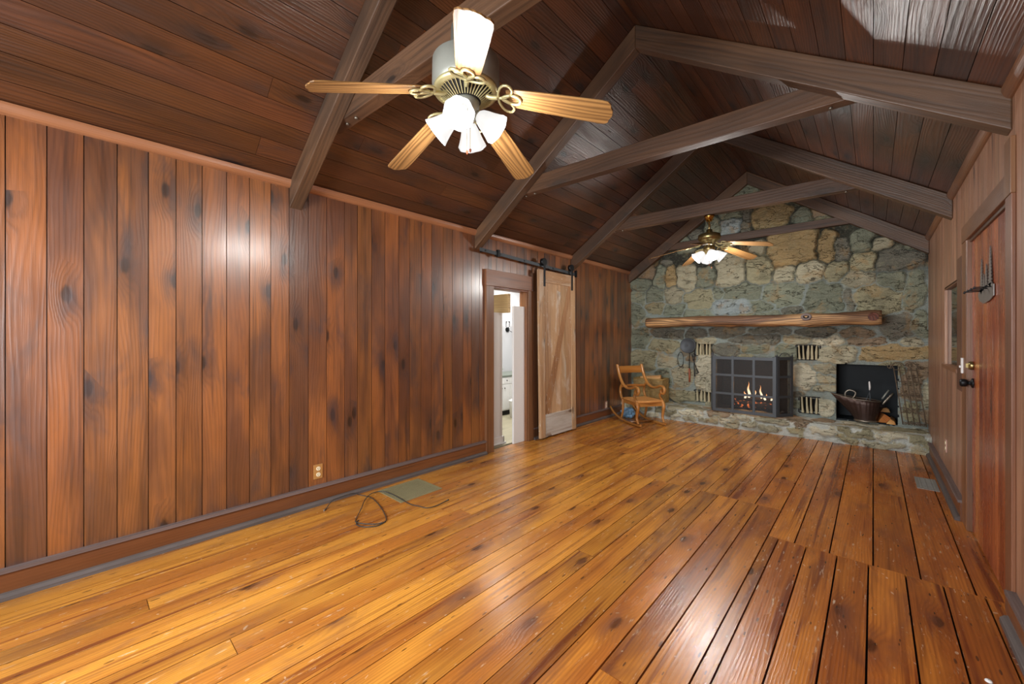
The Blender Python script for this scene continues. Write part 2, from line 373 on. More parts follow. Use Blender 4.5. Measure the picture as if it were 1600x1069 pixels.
# ------------------------------------------------------------------ floor
def tcol(lo, hi, warm=0):
    k = R.uniform(lo, hi); w = R.uniform(-warm, warm)
    return (k * (1 + w), k, k * (1 - w))
f = MB()
def floor_board(x0, x1, y0, y1, g):
    gold = max(0, min(1, (-.2 - x0) / 1.5)) # boards grow redder towards the right wall
    k = R.uniform(.82, 1.08)
    t = (k * (.80 + .22 * gold), k * (.62 + .40 * gold), k * (.62 + .38 * gold))
    if R.random() < .18: t = tuple(q * .86 for q in t)
    f.box(x0 + g, x1 - g, y0 + .0015, y1 - .0015, -.02 + R.uniform(-.0008, .0008), 0, 'y', t)
x = XR + .12; ends = []
for zone, pitch in ((0, .153), (1, .190)):
    x = .43 if zone == 0 else .40
    edges = [XR + .12, x]
    while x > XL - .02:
        px_ = x
        x -= pitch * R.uniform(.93, 1.07) if not (x < -1.2) else pitch * R.uniform(.72, .95)
        for lim in (-.53, -2.0):
            if px_ > lim + .02 and x < lim + .06: x = lim if px_ - lim < .24 else x
        edges.append(x)
    for a, b in zip(edges[1:], edges[:-1]):
        g = .0038 if b > -.9 else .0022
        seam = 3.17 if b > -.52 else (3.70 if b > -1.99 else 4.3)
        if zone == 0:
            cut = R.choice([None, R.uniform(-.4, 2.2)]) if b < -.4 else None
            if cut: floor_board(a, b, YB - .1, cut, g); floor_board(a, b, cut, seam, g)
            else: floor_board(a, b, YB - .1, seam, g)
        else:
            cut = R.uniform(4.4, 6.2) if R.random() < .3 else None
            if cut: floor_board(a, b, seam, cut, g); floor_board(a, b, cut, 7.0, g)
            else: floor_board(a, b, seam, 7.0, g)
struct(f.build('floor', M['floor']))
struct(MB().box(XL - .1, XR + .2, YB - .2, 7.6, -.10, -.021, 'y').build('floor_subfloor', M['gap']))

# ------------------------------------------------------------------ ceiling
c = MB(); SLEN = math.hypot(XR - XC, ZR - ZE)
for side in (-1, 1):
    ang = math.atan(SL)
    # local: x along slope from the eave up, y room axis, z out of the room
    if side < 0: Mx = Matrix.Translation((XL, 0, ZE)) @ Matrix.Rotation(-ang, 4, 'Y')
    else: Mx = Matrix.Translation((XR, 0, ZE)) @ Matrix.Rotation(PI, 4, 'Z') @ Matrix.Rotation(-ang, 4, 'Y')
    s0 = -.12
    while s0 < SLEN:
        w = R.uniform(.125, .15); s1 = min(s0 + w, SLEN + .005)
        cuts = [YB - .1, R.uniform(.5, 3), R.uniform(4.2, 6.2), 7.15] if R.random() < .5 else [YB - .1, R.uniform(1.5, 5.5), 7.15]
        for a, b in zip(cuts[:-1], cuts[1:]):
            k = R.uniform(.72, 1.15); t = (k * R.uniform(.96, 1.08), k, k * R.uniform(.92, 1.04))
            y0, y1 = (a, b) if side < 0 else (-b, -a)
            c.box(s0 + .0018, s1 - .0018, y0 + .001, y1 - .001, 0, .02, 'y', t, M=Mx)
        s0 = s1
    c.box(-.15, SLEN + .02, (YB - .1) if side < 0 else -7.15, 7.15 if side < 0 else -(YB - .1), .022, .06, 'y', (.12, .1, .1), M=Mx)
struct(c.build('ceiling', M['ceil']))

# ------------------------------------------------------------------ left wall (openings: doorway Y 3.31..3.945, z..1.95)
DY0, DY1, DZ = 3.31, 3.945, 1.95
w = MB()
edges = [-1.25, -1.11, -.975, -.84, -.70, -.56, -.42, -.246, -.106, .031, .166, .304, .436, .571, .707, .845, .981, 1.108, 1.249]
while edges[-1] < 7.0: edges.append(edges[-1] + R.uniform(.115, .15))
for a, b in zip(edges[:-1], edges[1:]):
    k = R.uniform(.80, 1.12); t = (k * R.uniform(.95, 1.06), k, k * R.uniform(.92, 1.05))
    dpt = R.uniform(0, .0015)
    g = .0022
    segs = []
    if b <= DY0 or a >= DY1: segs = [(a, b, 0)]
    else:
        if a < DY0: segs.append((a, DY0, 0))
        if b > DY1: segs.append((DY1, b, 0))
        segs.append((max(a, DY0), min(b, DY1), DZ))
    for p, q, z0 in segs:
        w.box(XL - .02, XL - dpt, p + (g if p == a else 0), q - (g if q == b else 0), z0, ZE + .03, 'z', t)
for (p, q, z0, z1) in ((YB - .1, DY0, 0, ZE + .03), (DY1, 7.1, 0, ZE + .03), (DY0, DY1, DZ, ZE + .03)):
    w.box(XL - .11, XL - .021, p, q, z0, z1, 'z', (.12, .1, .1))
struct(w.build('wall_left', M['wall']))
# ------------------------------------------------------------------ right wall (door Y 3.2..4.23, z..2.05; window Y 4.6..5.48, z 1.09..1.80)
w = MB(); y = YB
openings = [(3.08, 4.19, -1, 2.03), (4.60, 5.48, 1.09, 1.80)]
while y < 7.1:
    b = min(y + R.uniform(.085, .125), 7.1); cutsY = sorted({y, b} | {e for o in openings for e in o[:2] if y < e < b})
    k = R.uniform(.82, 1.1); t = (k * R.uniform(.96, 1.06), k, k * R.uniform(.94, 1.06))
    for p, q in zip(cutsY[:-1], cutsY[1:]):
        zs = [(0, ZE + .03)]
        for o in openings:
            if p >= o[0] - 1e-6 and q <= o[1] + 1e-6:
                zs = [(0, o[2])] * (o[2] > 0) + [(o[3], ZE + .03)]
        for z0, z1 in zs:
            w.box(XR, XR + .02, p + (.0018 if p == y else 0), q - (.0018 if q == b else 0), z0, z1, 'z', t)
    y = b
for (p, q, z0, z1) in ((YB - .1, 3.08, 0, ZE + .03), (3.08, 4.19, 2.03, ZE + .03), (4.19, 4.60, 0, ZE + .03), (4.6, 5.48, 0, 1.09), (4.6, 5.48, 1.80, ZE + .03), (5.48, 7.1, 0, ZE + .03)):
    w.box(XR + .021, XR + .11, p, q, z0, z1, 'z', (.2, .18, .18))
struct(w.build('wall_right', M['wallR']))
# ------------------------------------------------------------------ wall behind the camera with a broad unseen window added to admit fill light
w = MB(); x = XL; WX0, WX1, WZ0, WZ1 = -2.7, -.3, .85, 2.1
while x < XR:
    b = min(x + R.uniform(.12, .16), XR); k = R.uniform(.8, 1.1); t = (k, k, k)
    zt = ZE + SL * min(x - XL, XR - b, ) + .0
    for p, q in [(x, b)]:
        zz = [(0, zt)]
        if q > WX0 and p < WX1: zz = [(0, WZ0), (WZ1, zt)]
        for z0, z1 in zz: w.box(p + .002, q - .002, YB - .02, YB, z0, z1, 'z', t)
    x = b
for (p, q, z0, z1) in ((XL, WX0, 0, 2.6), (WX1, XR, 0, 2.6), (WX0, WX1, 0, WZ0), (WX0, WX1, WZ1, 2.6)):
    w.box(p, q, YB - .1, YB - .021, z0, z1, 'z', (.2, .2, .2))
w.prism([(XL - .05, 2.55), (XR + .05, 2.55), (XC, ZR + .05)], YB - .1, YB - .021, 'y', 'x', (.2, .2, .2))
struct(w.build('wall_back', M['wall']))
w = MB()
for p, q, z0, z1 in ((WX0, WX1, WZ0 - .05, WZ0), (WX0, WX1, WZ1, WZ1 + .05), (WX0 - .05, WX0, WZ0 - .05, WZ1 + .05), (WX1, WX1 + .05, WZ0 - .05, WZ1 + .05), (-1.52, -1.48, WZ0, WZ1)):
    w.box(p, q, YB - .06, YB + .02, z0, z1, 'z')
struct(w.build('added_window', M['trim']))  # frame of the unseen window added for the fill light

# ------------------------------------------------------------------ trims
def quarter(r, n=6): return [(0, 0)] + [(r * math.cos(a * PI / 2 / n), -r * math.sin(a * PI / 2 / n)) for a in range(n + 1)]
q = [(XL + u, ZE + .012 + v * 1.35) for u, v in quarter(.042)]
struct(MB().prism(q, YB, 6.85, 'y', 'y', smooth=False).build('trim_1', M['crown']))
q = [(XR - u, ZE + .012 + v * 1.6) for u, v in quarter(.036)]
struct(MB().prism(q[::-1], YB, 6.85, 'y', 'y').build('trim_2', M['trim']))
def baseboard(y0, y1, side):
    s = 1 if side == 'left' else -1; X0 = XL if s > 0 else XR
    xs = lambda a, b: (X0 + s * a, X0 + s * b) if s > 0 else (X0 + s * b, X0 + s * a)
    m = MB(); a, b = xs(0, .024); m.box(a, b, y0, y1, 0, .135, 'y', (.9, .74, .62))
    d = MB(); a, b = xs(0, .036); d.box(a, b, y0, y1, .135, .155, 'y', (.85, .78, .76)); a, b = xs(.024, .05)
    d.prism([(X0 + s * .024, 0), (X0 + s * .052, 0), (X0 + s * .050, .018), (X0 + s * .036, .032), (X0 + s * .024, .036)][::s], y0, y1, 'y', 'y', (.55, .56, .55))
    o = struct(m.build('baseboard_' + side, M['trim'])); d.build('dusty_cap_and_shoe', M['dusty'], o)
baseboard(YB, 3.187, 'left'); baseboard(4.055, 6.52, 'left')
baseboard(YB, 2.962, 'right'); baseboard(4.365, 6.52, 'right')
# doorway casing, left wall
m = MB()
m.box(XL, XL + .032, 3.187, DY0, 0, DZ, 'z'); m.box(XL, XL + .036, 3.18, 4.015, DZ, DZ + .19, 'y', (1.05, .95, .95))
m.box(XL, XL + .032, DY1, 4.05, 0, DZ, 'z', (.8, .8, .8)); m.box(XL - .002, XL + .04, 4.015, 4.055, DZ, DZ + .24, 'z', (.5, .5, .5))
m.box(XL - .11, XL + .012, DY0 - .0, DY0 + .014, 0, DZ, 'z'); m.box(XL - .11, XL + .012, DY1 - .014, DY1, 0, DZ, 'z', (1.1, 1.05, 1))
m.box(XL - .11, XL + .02, DY0, DY1, DZ - .02, DZ, 'y', (.9, .7, .7))
struct(m.build('trim_3', M['trim'], bevel=.003))
# tall dark board between doorway and barn door
struct(MB().box(XL, XL + .03, 4.056, 4.14, 0, 2.27, 'z', (.72, .72, .74)).build('trim_4', M['trim'], bevel=.003))
# casing of the right-hand door
m = MB()
m.box(XR - .015, XR, 2.962, 3.08, 0, 2.03, 'z', (.92, .84, .95)); m.box(XR - .015, XR, 4.19, 4.365, 0, 2.03, 'z', (1.25, 1.2, 1.1))
m.box(XR - .018, XR, 3.08, 4.365, 2.03, 2.145, 'y', (1.0, 1, 1)); m.box(XR - .018, XR, 2.962, 3.08, 2.03, 2.30, 'z', (.85, .9, .9))
m.box(XR - .012, XR + .05, 3.078, 3.092, 0, 2.03, 'z', (1.35, 1.35, 1.3)); m.box(XR - .012, XR + .05, 4.178, 4.192, 0, 2.03, 'z', (.8, .8, .85)); m.box(XR, XR + .05, 3.09, 4.18, 2.01, 2.03, 'y', (.45, .4, .35))
struct(m.build('trim_5', M['trim'], bevel=.003))
# window in the right wall
win = struct(MB().box(XR + .018, XR + .09, 4.60, 4.615, 1.09, 1.8, 'z').box(XR + .018, XR + .09, 5.465, 5.48, 1.09, 1.8, 'z')
    .box(XR - .02, XR + .09, 4.60, 5.48, 1.07, 1.10, 'y', (1.1, 1.1, 1.1)).box(XR, XR + .09, 4.6, 5.48, 1.79, 1.81, 'y').box(XR - .015, XR, 4.38, 4.60, .95, 1.95, 'z', (.72, .66, .78))
    .build('window_2', M['trim']))
MB().box(XR + .022, XR + .026, 4.60, 5.48, 1.10, 1.79, 'z').build('pane', M['glass'], win)
def cloth(name, x, y0, y1, zb, zt, mat, label, waves, amp=.02):
    m = MB(); n = waves * 8; o = 0
    for i in range(n + 1):
        yy = y0 + (y1 - y0) * i / n; xx = x + amp * math.sin(i / 8 * 2 * PI)
        m.v += [(xx, yy, zb(yy)), (xx + .01 * math.sin(i), yy, zt)]
    for i in range(n): m.face([2 * i, 2 * i + 2, 2 * i + 3, 2 * i + 1], [(0, 0, 0)] * 4, (1, 1, 1), True)
    return tag(m.build(name, mat, solid=.003), label, 'curtain')
cloth('drape', XR + .062, 4.62, 4.86, lambda y: 1.11, 1.78, M['drape'], 'tan drape hanging behind the near side of the small right wall window', 3, .014)
cloth('cafe_curtain', XR + .046, 4.90, 5.46, lambda y: 1.11, 1.30, M['lace'], 'pale pink half curtain low behind the small right wall window', 8, .006)
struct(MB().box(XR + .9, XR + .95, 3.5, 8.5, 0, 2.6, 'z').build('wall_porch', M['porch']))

# ------------------------------------------------------------------ trusses
def truss(y, label, tie_back=True, last=False):
    t = thing('roof_truss', label, 'truss', (XC, y, ZE), 0, 'dark timber roof trusses')
    d = .19  # vertical depth
    for sx in (-1, 1):
        x0 = (XL if sx < 0 else XR)
        zt = ZE - .002; pol = [(x0, zt - d - .005), (x0, zt), (XC, ZR - .002), (XC, ZR - d)]
        if sx > 0: pol = pol[::-1]
        k = R.uniform(.88, 1.05)
        # grain along the slope: build in slope coordinates through tint-less prism
        m = MB(); m.prism(pol[::-1], y, y + .092, 'y', 'x', (k, k, k), gdir=(1, 0, SL if sx < 0 else -SL))
        m.build('rafter', M['beam'], t, world=True, bevel=.006)
    m = MB(); zl, zr = (2.832, 2.782); y0, y1 = (y + .093, y + .183) if not last else (y + .02, y + .09)
    def zb(x): return zl + (zr - zl) * (x + 2.82) / (2.82 - .15)
    def ctop(x, sgn): return 0
    # ends cut along the roof slope
    xa = XL + (zl - ZE) / SL + .03; xb = XR - (zr - ZE) / SL - .03; h = .155 if not last else .11
    if last: zl, zr = zl + .01, zr + .07
    pol = [(xa, zb(xa)), (xb, zb(xb)), (xb - h / SL, zb(xb - h / SL) + h), (xa + h / SL, zb(xa + h / SL) + h)]
    m.prism(pol[::-1], y0, y1, 'y', 'x', (1, .95, .92))
    tie = m.build('collar_tie', M['beam'], t, world=True, bevel=.005)
    if not last:
        for px in (xa + .20, xa + .32, xb - .20, xb - .32):
            b = MB(); b.tube([(px, (y0 + y1) / 2, zb(px) + .003), (px, (y0 + y1) / 2, zb(px) - .012)], .011, 6)
            b.build('bolt', M['tin'], tie, world=True)
    return t
truss(TR[0] + .05, 'dark timber roof truss nearest the camera, above the large ceiling fan').rotation_euler.z = .027
truss(TR[1], 'dark timber roof truss second from the camera, between the two fans')
truss(TR[2], 'dark timber roof truss third from the camera, carrying the far ceiling fan')
truss(TR[3], 'dark timber roof truss standing against the stone fireplace wall', last=True)
# brown corner boards under truss four
# ------------------------------------------------------------------ stone wall
STONES = "-1.44 3.61 0.3 0.26 g;-1.69 3.28 0.26 0.18 g;-1.92 3.16 0.24 0.24 g;-1.69 3.1 0.27 0.29 b;-1.44 3.15 0.15 0.4 d;-1.13 3.13 0.45 0.37 o;-0.73 3.06 0.25 0.28 g;-0.52 2.98 0.17 0.15 g;-2.2 3.02 0.22 0.24 d;-2.36 2.91 0.29 0.25 g;-1.28 2.71 0.23 0.22 t;-0.86 2.62 0.57 0.54 o;-0.49 2.59 0.19 0.39 o;-0.3 2.52 0.21 0.27 d;-0.1 2.63 0.24 0.25 g;0.07 2.55 0.17 0.18 t;-0.1 2.33 0.29 0.27 l;-0.37 2.26 0.25 0.26 l;0.23 2.33 0.4 0.33 d;0.34 2.46 0.21 0.13 g;-2.6 2.39 0.17 0.36 o;-2.34 2.36 0.28 0.4 t;-2.03 2.33 0.31 0.33 g;-1.66 2.4 0.43 0.49 t;-1.29 2.38 0.37 0.41 l;-0.97 2.28 0.27 0.29 t;-0.67 2.28 0.32 0.29 t;-2.79 2.38 0.21 0.41 g;-3.06 2.51 0.41 0.26 n;-3.14 2.3 0.42 0.26 g;-3.18 2.08 0.31 0.35 g;-2.88 2.1 0.33 0.34 g;-2.55 2.08 0.34 0.33 t;-2.15 1.96 0.5 0.33 l;-1.85 2.04 0.18 0.17 g;-1.52 2.06 0.58 0.23 g;-1.69 1.82 0.57 0.22 b;-1.25 1.83 0.31 0.17 g;-0.95 1.96 0.46 0.35 g;-0.86 1.74 0.26 0.13 d;-0.47 1.9 0.52 0.39 g;-0.24 1.88 0.1 0.33 d;-0.12 2.12 0.3 0.19 t;0.05 1.84 0.43 0.36 l;0.2 2.08 0.29 0.28 g;0.37 1.92 0.19 0.56 g;-3.22 1.79 0.23 0.52 g;-2.88 1.89 0.29 0.23 l;-2.53 1.83 0.37 0.22 g;0.23 1.48 0.29 0.31 d;0.42 1.52 0.14 0.39 g;-2.14 1.75 0.5 0.19 g;-1.33 1.66 0.53 0.17 g;-0.61 1.63 0.44 0.15 g;-0.18 1.62 0.36 0.14 g;-2.67 1.42 0.7 0.18 d;-2.2 1.42 0.38 0.17 d;-1.72 1.43 0.46 0.16 d;-1.18 1.43 0.51 0.12 d;-0.61 1.41 0.44 0.14 d;-0.18 1.39 0.32 0.16 n;-3.14 1.35 0.38 0.36 g;-2.77 1.21 0.53 0.2 l;-2.04 1.29 0.25 0.13 t;-1.33 1.31 0.63 0.18 d;-0.83 1.32 0.35 0.14 t;-0.47 1.32 0.43 0.16 p;-0.09 1.3 0.35 0.15 n;-0.37 1.12 0.4 0.21 t;0.16 1.15 0.62 0.21 o;-1.69 1.16 0.4 0.18 d;-1.39 1.17 0.4 0.15 g;-0.95 1.12 0.24 0.23 g;0.34 1.3 0.21 0.15 t;-3.1 0.93 0.49 0.35 l;-2.7 0.9 0.39 0.23 t;-2.7 0.67 0.32 0.36 g;-2.46 0.7 0.4 0.32 t;-2.04 0.76 0.28 0.64 p;-0.74 0.78 0.23 0.3 p;-0.5 0.91 0.24 0.12 t;-0.5 0.77 0.24 0.09 t;-0.5 0.66 0.24 0.08 t;0.37 0.83 0.21 0.48 n;-0.48 0.37 0.19 0.22 p;-0.82 0.39 0.1 0.12 g;0.35 0.41 0.14 0.22 l;0.46 0.64 0.08 0.32 t;-2.4 0.35 0.49 0.18 l;-3.1 0.28 0.46 0.3 l;-3.15 0.62 0.31 0.2 g;-2.08 0.38 0.19 0.18 g;-1.95 0.24 0.12 0.16 t"
SC = {'g': (134, 139, 120), 't': (176, 170, 144), 'o': (176, 152, 108), 'l': (158, 152, 122), 'd': (118, 116, 104), 'n': (152, 132, 108), 'p': (212, 206, 180), 'b': (150, 160, 160)}
def grid_stone(name, stones, U0, U1, V0, V1, res, place, holes, relief, mortar_col, fill, wob=.03, holewob=.005, dark_above=None, keep=None):
    rs = np.random.RandomState(3)
    S = [list(s) for s in stones]
    for _ in range(fill):
        u = rs.uniform(U0, U1); v = rs.uniform(V0, V1)
        d = min(((u - s[0]) / (s[2] / 2)) ** 2 + ((v - s[1]) / (s[3] / 2)) ** 2 for s in S)
        if d > 2.1:
            ww = rs.uniform(.10, .26); S.append([u, v, ww, ww * rs.uniform(.45, .8), rs.choice(list('ggtldn'))])
    nu = int((U1 - U0) / res) + 1; nv = int((V1 - V0) / res) + 1
    u = np.linspace(U0, U1, nu); v = np.linspace(V0, V1, nv); UU, VV = np.meshgrid(u, v)
    def fn(sc, seed, amp, det=3):
        # smooth lattice noise
        out = np.zeros_like(UU); a = 1.0
        for o in range(det):
            s = sc * 2 ** o; r2 = np.random.RandomState(seed + o); G = r2.uniform(-1, 1, (160, 160))
            x = (UU - U0) * s; y = (VV - V0) * s; xi = x.astype(int) % 159; yi = y.astype(int) % 159
            fx = x - np.floor(x); fy = y - np.floor(y); fx = fx * fx * (3 - 2 * fx); fy = fy * fy * (3 - 2 * fy)
            out += a * (G[yi, xi] * (1 - fx) * (1 - fy) + G[yi, xi + 1] * fx * (1 - fy) + G[yi + 1, xi] * (1 - fx) * fy + G[yi + 1, xi + 1] * fx * fy); a *= .5
        return out * amp
    Uw = UU + fn(7, 11, wob); Vw = VV + fn(7, 31, wob)
    D = np.stack([((np.abs(Uw - s[0]) / (s[2] / 2)) ** 2.6 + (np.abs(Vw - s[1]) / (s[3] / 2)) ** 2.6) ** (1 / 2.6) for s in S])
    SS = np.array([min(s[2], s[3]) / 2 for s in S]); order = np.argsort(D, axis=0)[:2]
    i0 = order[0]; d0 = np.take_along_axis(D, order[:1], 0)[0]; d1 = np.take_along_axis(D, order[1:2], 0)[0]
    edge = (d1 - d0) / (d1 + d0 + 1e-6)
    rad = SS[i0]
    e = np.clip(edge / .16, 0, 1); out = np.clip((1.28 - d0) / .22, 0, 1); prof = np.minimum(e, out)
    prof = prof * prof * (3 - 2 * prof)
    srand = rs.uniform(.45, 1.0, len(S)); tilt = rs.uniform(-1, 1, (len(S), 2))
    rel = relief(VV)
    H = prof * rel * srand[i0] + prof * rel * .22 * (tilt[i0, 0] * (Uw - np.array([s[0] for s in S])[i0]) / .2 + tilt[i0, 1] * (Vw - np.array([s[1] for s in S])[i0]) / .15)
    H += fn(16, 51, .006) * prof + fn(5, 71, .005)
    cols = np.array([[*lin(*SC[s[4]])[:3]] for s in S]) * rs.uniform(.82, 1.15, (len(S), 1))
    mc = np.array(lin(*mortar_col)[:3])
    Cc = cols[i0]; MM = np.broadcast_to(mc, Cc.shape).copy()
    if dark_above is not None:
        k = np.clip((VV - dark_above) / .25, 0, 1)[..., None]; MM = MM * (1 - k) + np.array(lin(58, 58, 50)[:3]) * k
    k = np.clip((prof - .12) / .3, 0, 1)[..., None]; Cc = MM * (1 - k) + Cc * k
    # holes
    hu = UU + fn(26, 91, holewob); hv = VV + fn(26, 95, holewob)
    mask = np.zeros_like(UU, bool)
    for a, b, c_, d_ in holes: mask |= (hu > a) & (hu < b) & (hv > c_) & (hv < d_)
    if keep is not None: mask |= ~keep(UU, VV)
    X, Y, Z = place(UU, VV, H)
    verts = np.stack([X, Y, Z], -1).reshape(-1, 3)
    H0 = np.zeros(0)
    idx = np.arange(nu * nv).reshape(nv, nu)
    q = np.stack([idx[:-1, :-1], idx[:-1, 1:], idx[1:, 1:], idx[1:, :-1]], -1).reshape(-1, 4)
    mq = (mask[:-1, :-1] | mask[:-1, 1:] | mask[1:, 1:] | mask[1:, :-1]).reshape(-1)
    q = q[~mq]; used = np.unique(q); remap = -np.ones(nu * nv, int); remap[used] = np.arange(len(used))
    q = remap[q]; verts = verts[used]; CC = Cc.reshape(-1, 3)[used]; KK = k.reshape(-1)[used]
    if holes:   # give the broken edge around every hollow real thickness
        E = np.concatenate([q[:, [0, 1]], q[:, [1, 2]], q[:, [2, 3]], q[:, [3, 0]]]); key = np.sort(E, 1)
        _, inv, cnt = np.unique(key[:, 0] * 10000000 + key[:, 1], return_inverse=True, return_counts=True)
        B = E[cnt[inv] == 1]; mid = verts[B].mean(1)
        sel = np.zeros(len(B), bool)
        for a, b, c_, d_ in holes: sel |= (mid[:, 0] > a - .05) & (mid[:, 0] < b + .05) & (mid[:, 2] > c_ - .05) & (mid[:, 2] < d_ + .05)
        B = B[sel]; ub, binv = np.unique(B.ravel(), return_inverse=True); n0 = len(verts)
        bv = verts[ub].copy(); bv[:, 1] = YF + .05
        verts = np.vstack([verts, bv]); CC = np.vstack([CC, CC[ub] * .9]); KK = np.r_[KK, KK[ub]]; bb = binv.reshape(-1, 2) + n0
        q = np.vstack([q, np.c_[B[:, 1], B[:, 0], bb[:, 0], bb[:, 1]]])
    me = bpy.data.meshes.new(name); me.from_pydata(verts.tolist(), [], q.tolist())
    a = me.attributes.new('scol', 'FLOAT_COLOR', 'POINT'); a = me.attributes['scol']; a.data.foreach_set('color', np.c_[CC, np.ones(len(CC))].ravel())
    a = me.attributes.new('mort', 'FLOAT', 'POINT'); a.data.foreach_set('value', KK)
    me.polygons.foreach_set('use_smooth', [True] * len(q)); me.materials.append(M['stone'])
    o = bpy.data.objects.new(name, me); COL.objects.link(o); return o
st = [(float(a[0]), float(a[1]), float(a[2]), float(a[3]), a[4]) for a in (s.split() for s in STONES.split(';'))]
HOLES = [(-1.87, -.93, .2, 1.015), (-.362, .226, .235, .985)]
VENTS = [(-2.185, -1.945, 1.07, 1.235, 'upper left of the fire screen'), (-.800, -.565, 1.055, 1.215, 'upper right of the fire screen'), (-2.19, -1.955, .31, .45, 'lower left of the fire screen'), (-.765, -.565, .30, .485, 'lower right of the fire screen')]
roof = lambda U, V: V < ZE + SL * np.minimum(U - XL, XR - U) + .03
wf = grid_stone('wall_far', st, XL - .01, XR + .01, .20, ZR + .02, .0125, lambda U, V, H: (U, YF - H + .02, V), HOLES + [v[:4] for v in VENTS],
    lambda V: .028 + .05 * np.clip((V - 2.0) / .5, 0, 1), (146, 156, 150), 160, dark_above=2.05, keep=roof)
struct(wf)
# solid behind the stones, with the hollows left open
m = MB()
hs = sorted(HOLES)
xs = [XL - .1, hs[0][0] - .02, hs[0][1] + .02, hs[1][0] - .02, hs[1][1] + .02, XR + .1]
zt = ZR + .1
m.box(XL - .1, XR + .1, YF + .55, YF + .6, 0, zt, 'z'); 
struct(m.build('wall_chimney', M['soot']))
def hollow(a, b, c_, d_, y0, y1, mat, name, label):
    m = MB(); t = .02; a -= .03; b += .03; c_ -= .0; d_ += .03; y0 += .045
    m.box(a - t, a, y0, y1, c_ - t, d_ + t); m.box(b, b + t, y0, y1, c_ - t, d_ + t); m.box(a, b, y0, y1, c_ - t, c_); m.box(a, b, y0, y1, d_, d_ + t); m.box(a - t, b + t, y1, y1 + t, c_ - t, d_ + t)
    return struct(m.build(name, mat))
hollow(*HOLES[0], YF + .0, YF + .5, M['soot'], 'trim_6', '')
hollow(-.362, .226, .245, .985, YF + .0, YF + .42, M['darksteel'], 'trim_7', '')
for i, (a, b, c_, d_, where) in enumerate(VENTS):
    t = thing('stone_vent', 'air vent of upright stone slivers, ' + where, 'vent', ((a + b) / 2, YF, c_), 0, 'stone air vents around the firebox')
    m = MB(); m.box(a - .02, b + .02, YF + .14, YF + .15, c_ - .02, d_ + .02); m.box(a - .03, a - .012, YF + .01, YF + .15, c_ - .02, d_ + .02); m.box(b + .012, b + .03, YF + .01, YF + .15, c_ - .02, d_ + .02)
    m.box(a - .02, b + .02, YF + .01, YF + .15, d_ + .012, d_ + .03); m.box(a - .02, b + .02, YF + .01, YF + .15, c_ - .03, c_ - .012)
    m.build('dark_cavity', M['slot'], t, world=True)
    n = 5 if i < 2 else 4
    for k in range(n):
        x0 = a + (b - a) * (k + .25 + R.uniform(-.05, .05)) / n; ww = (b - a) / n * R.uniform(.38, .58); ln = R.uniform(-.010, .010)
        s = MB(); pr = [(x0, c_ - .02), (x0 + ww * 1.15, c_ - .02), (x0 + ww * .95 + ln, (c_ + d_) / 2), (x0 + ww * .8 + ln, d_ + .02), (x0 + ww * .15 + ln, d_ + .02), (x0 - .002, (c_ + d_) / 2)]
        s.prism(pr[::-1], YF - .01, YF + .07, 'y', 'z'); s.build('stone_sliver', M['stonechip'], t, world=True, bevel=.005)
# hearth
hst = []; rs = random.Random(5)
for k in range(900):
    uu, vv = rs.uniform(XL, XR), rs.uniform(.02, .58); ww = rs.uniform(.14, .34); hh = rs.uniform(.06, .10) if vv < .2 else rs.uniform(.14, .24)
    if all(((uu - s[0]) / (ww + s[2]) * 2) ** 2 + ((vv - s[1]) / (hh + s[3]) * 2) ** 2 > .95 for s in hst): hst.append((uu, vv, ww, hh, rs.choice('tplttn')))
HZ = .215; HF = 6.545
def hp(U, V, H):
    # front face up to HZ, then back over the top with a slight rise, rounded lip
    Hh = np.clip(H, 0, 1); fr = V < HZ
    Y = np.where(fr, HF - Hh + .03 * np.clip((V - HZ + .05) / .05, 0, 1) ** 2, HF + .03 + (V - HZ)); Z = np.where(fr, V, HZ + Hh * .6 - .012 + (V - HZ) * .05)
    return U, Y, Z
h = grid_stone('stone_hearth', hst, XL + .002, XR - .002, 0, HZ + .375, .0125, hp, [], lambda V: .03 + 0 * V, (192, 196, 188), 10, wob=.05)
tag(h, 'low raised stone hearth running the full width below the fireplace', 'hearth')

# mantel: hewn log shelf
m = MB(); nx, ns = 90, 20; b0 = 0
xa, xb = -2.885, .078
for i in range(nx + 1):
    t = i / nx; x = xa + (xb - xa) * t
    for k in range(ns):
        an = 2 * PI * k / ns; cx, cz = math.cos(an), math.sin(an)
        e = 3.2; rx = abs(cx) ** (2 / e) * math.copysign(1, cx); rz = abs(cz) ** (2 / e) * math.copysign(1, cz)
        n_ = noise.noise(Vector((x * 2.2, cx * 1.5, cz * 1.5))) * .020 + noise.noise(Vector((x * 9, cx * 4, cz * 4))) * .008
        zc = 1.595 + .008 * math.sin(x * 2.1)
        bul = .012 * math.exp(-((x + .66) / .12) ** 2) + .012 * math.exp(-((x - .0) / .1) ** 2)
        m.v.append((x, 6.73 + rx * (.175 + n_ + bul), zc + rz * (.082 + n_ * .8 + bul)))
for i in range(nx):
    for k in range(ns):
        l = (k + 1) % ns; x0 = xa + (xb - xa) * i / nx; x1 = xa + (xb - xa) * (i + 1) / nx
        m.face([i * ns + k, i * ns + l, (i + 1) * ns + l, (i + 1) * ns + k], [(x0, k * .03, 3), (x0, k * .03 + .03, 3), (x1, k * .03 + .03, 3), (x1, k * .03, 3)], (1, 1, 1), True)
m.face([k for k in range(ns)][::-1], [(.1, .01 * k, 9) for k in range(ns)], (1.1, 1, 1)); m.face([nx * ns + k for k in range(ns)], [(.1, .01 * k, 9) for k in range(ns)], (1.2, .9, .8))
mt = tag(m.build('mantel_shelf', M['mantel']), 'rough hewn log mantel shelf across the stone fireplace wall', 'mantel')
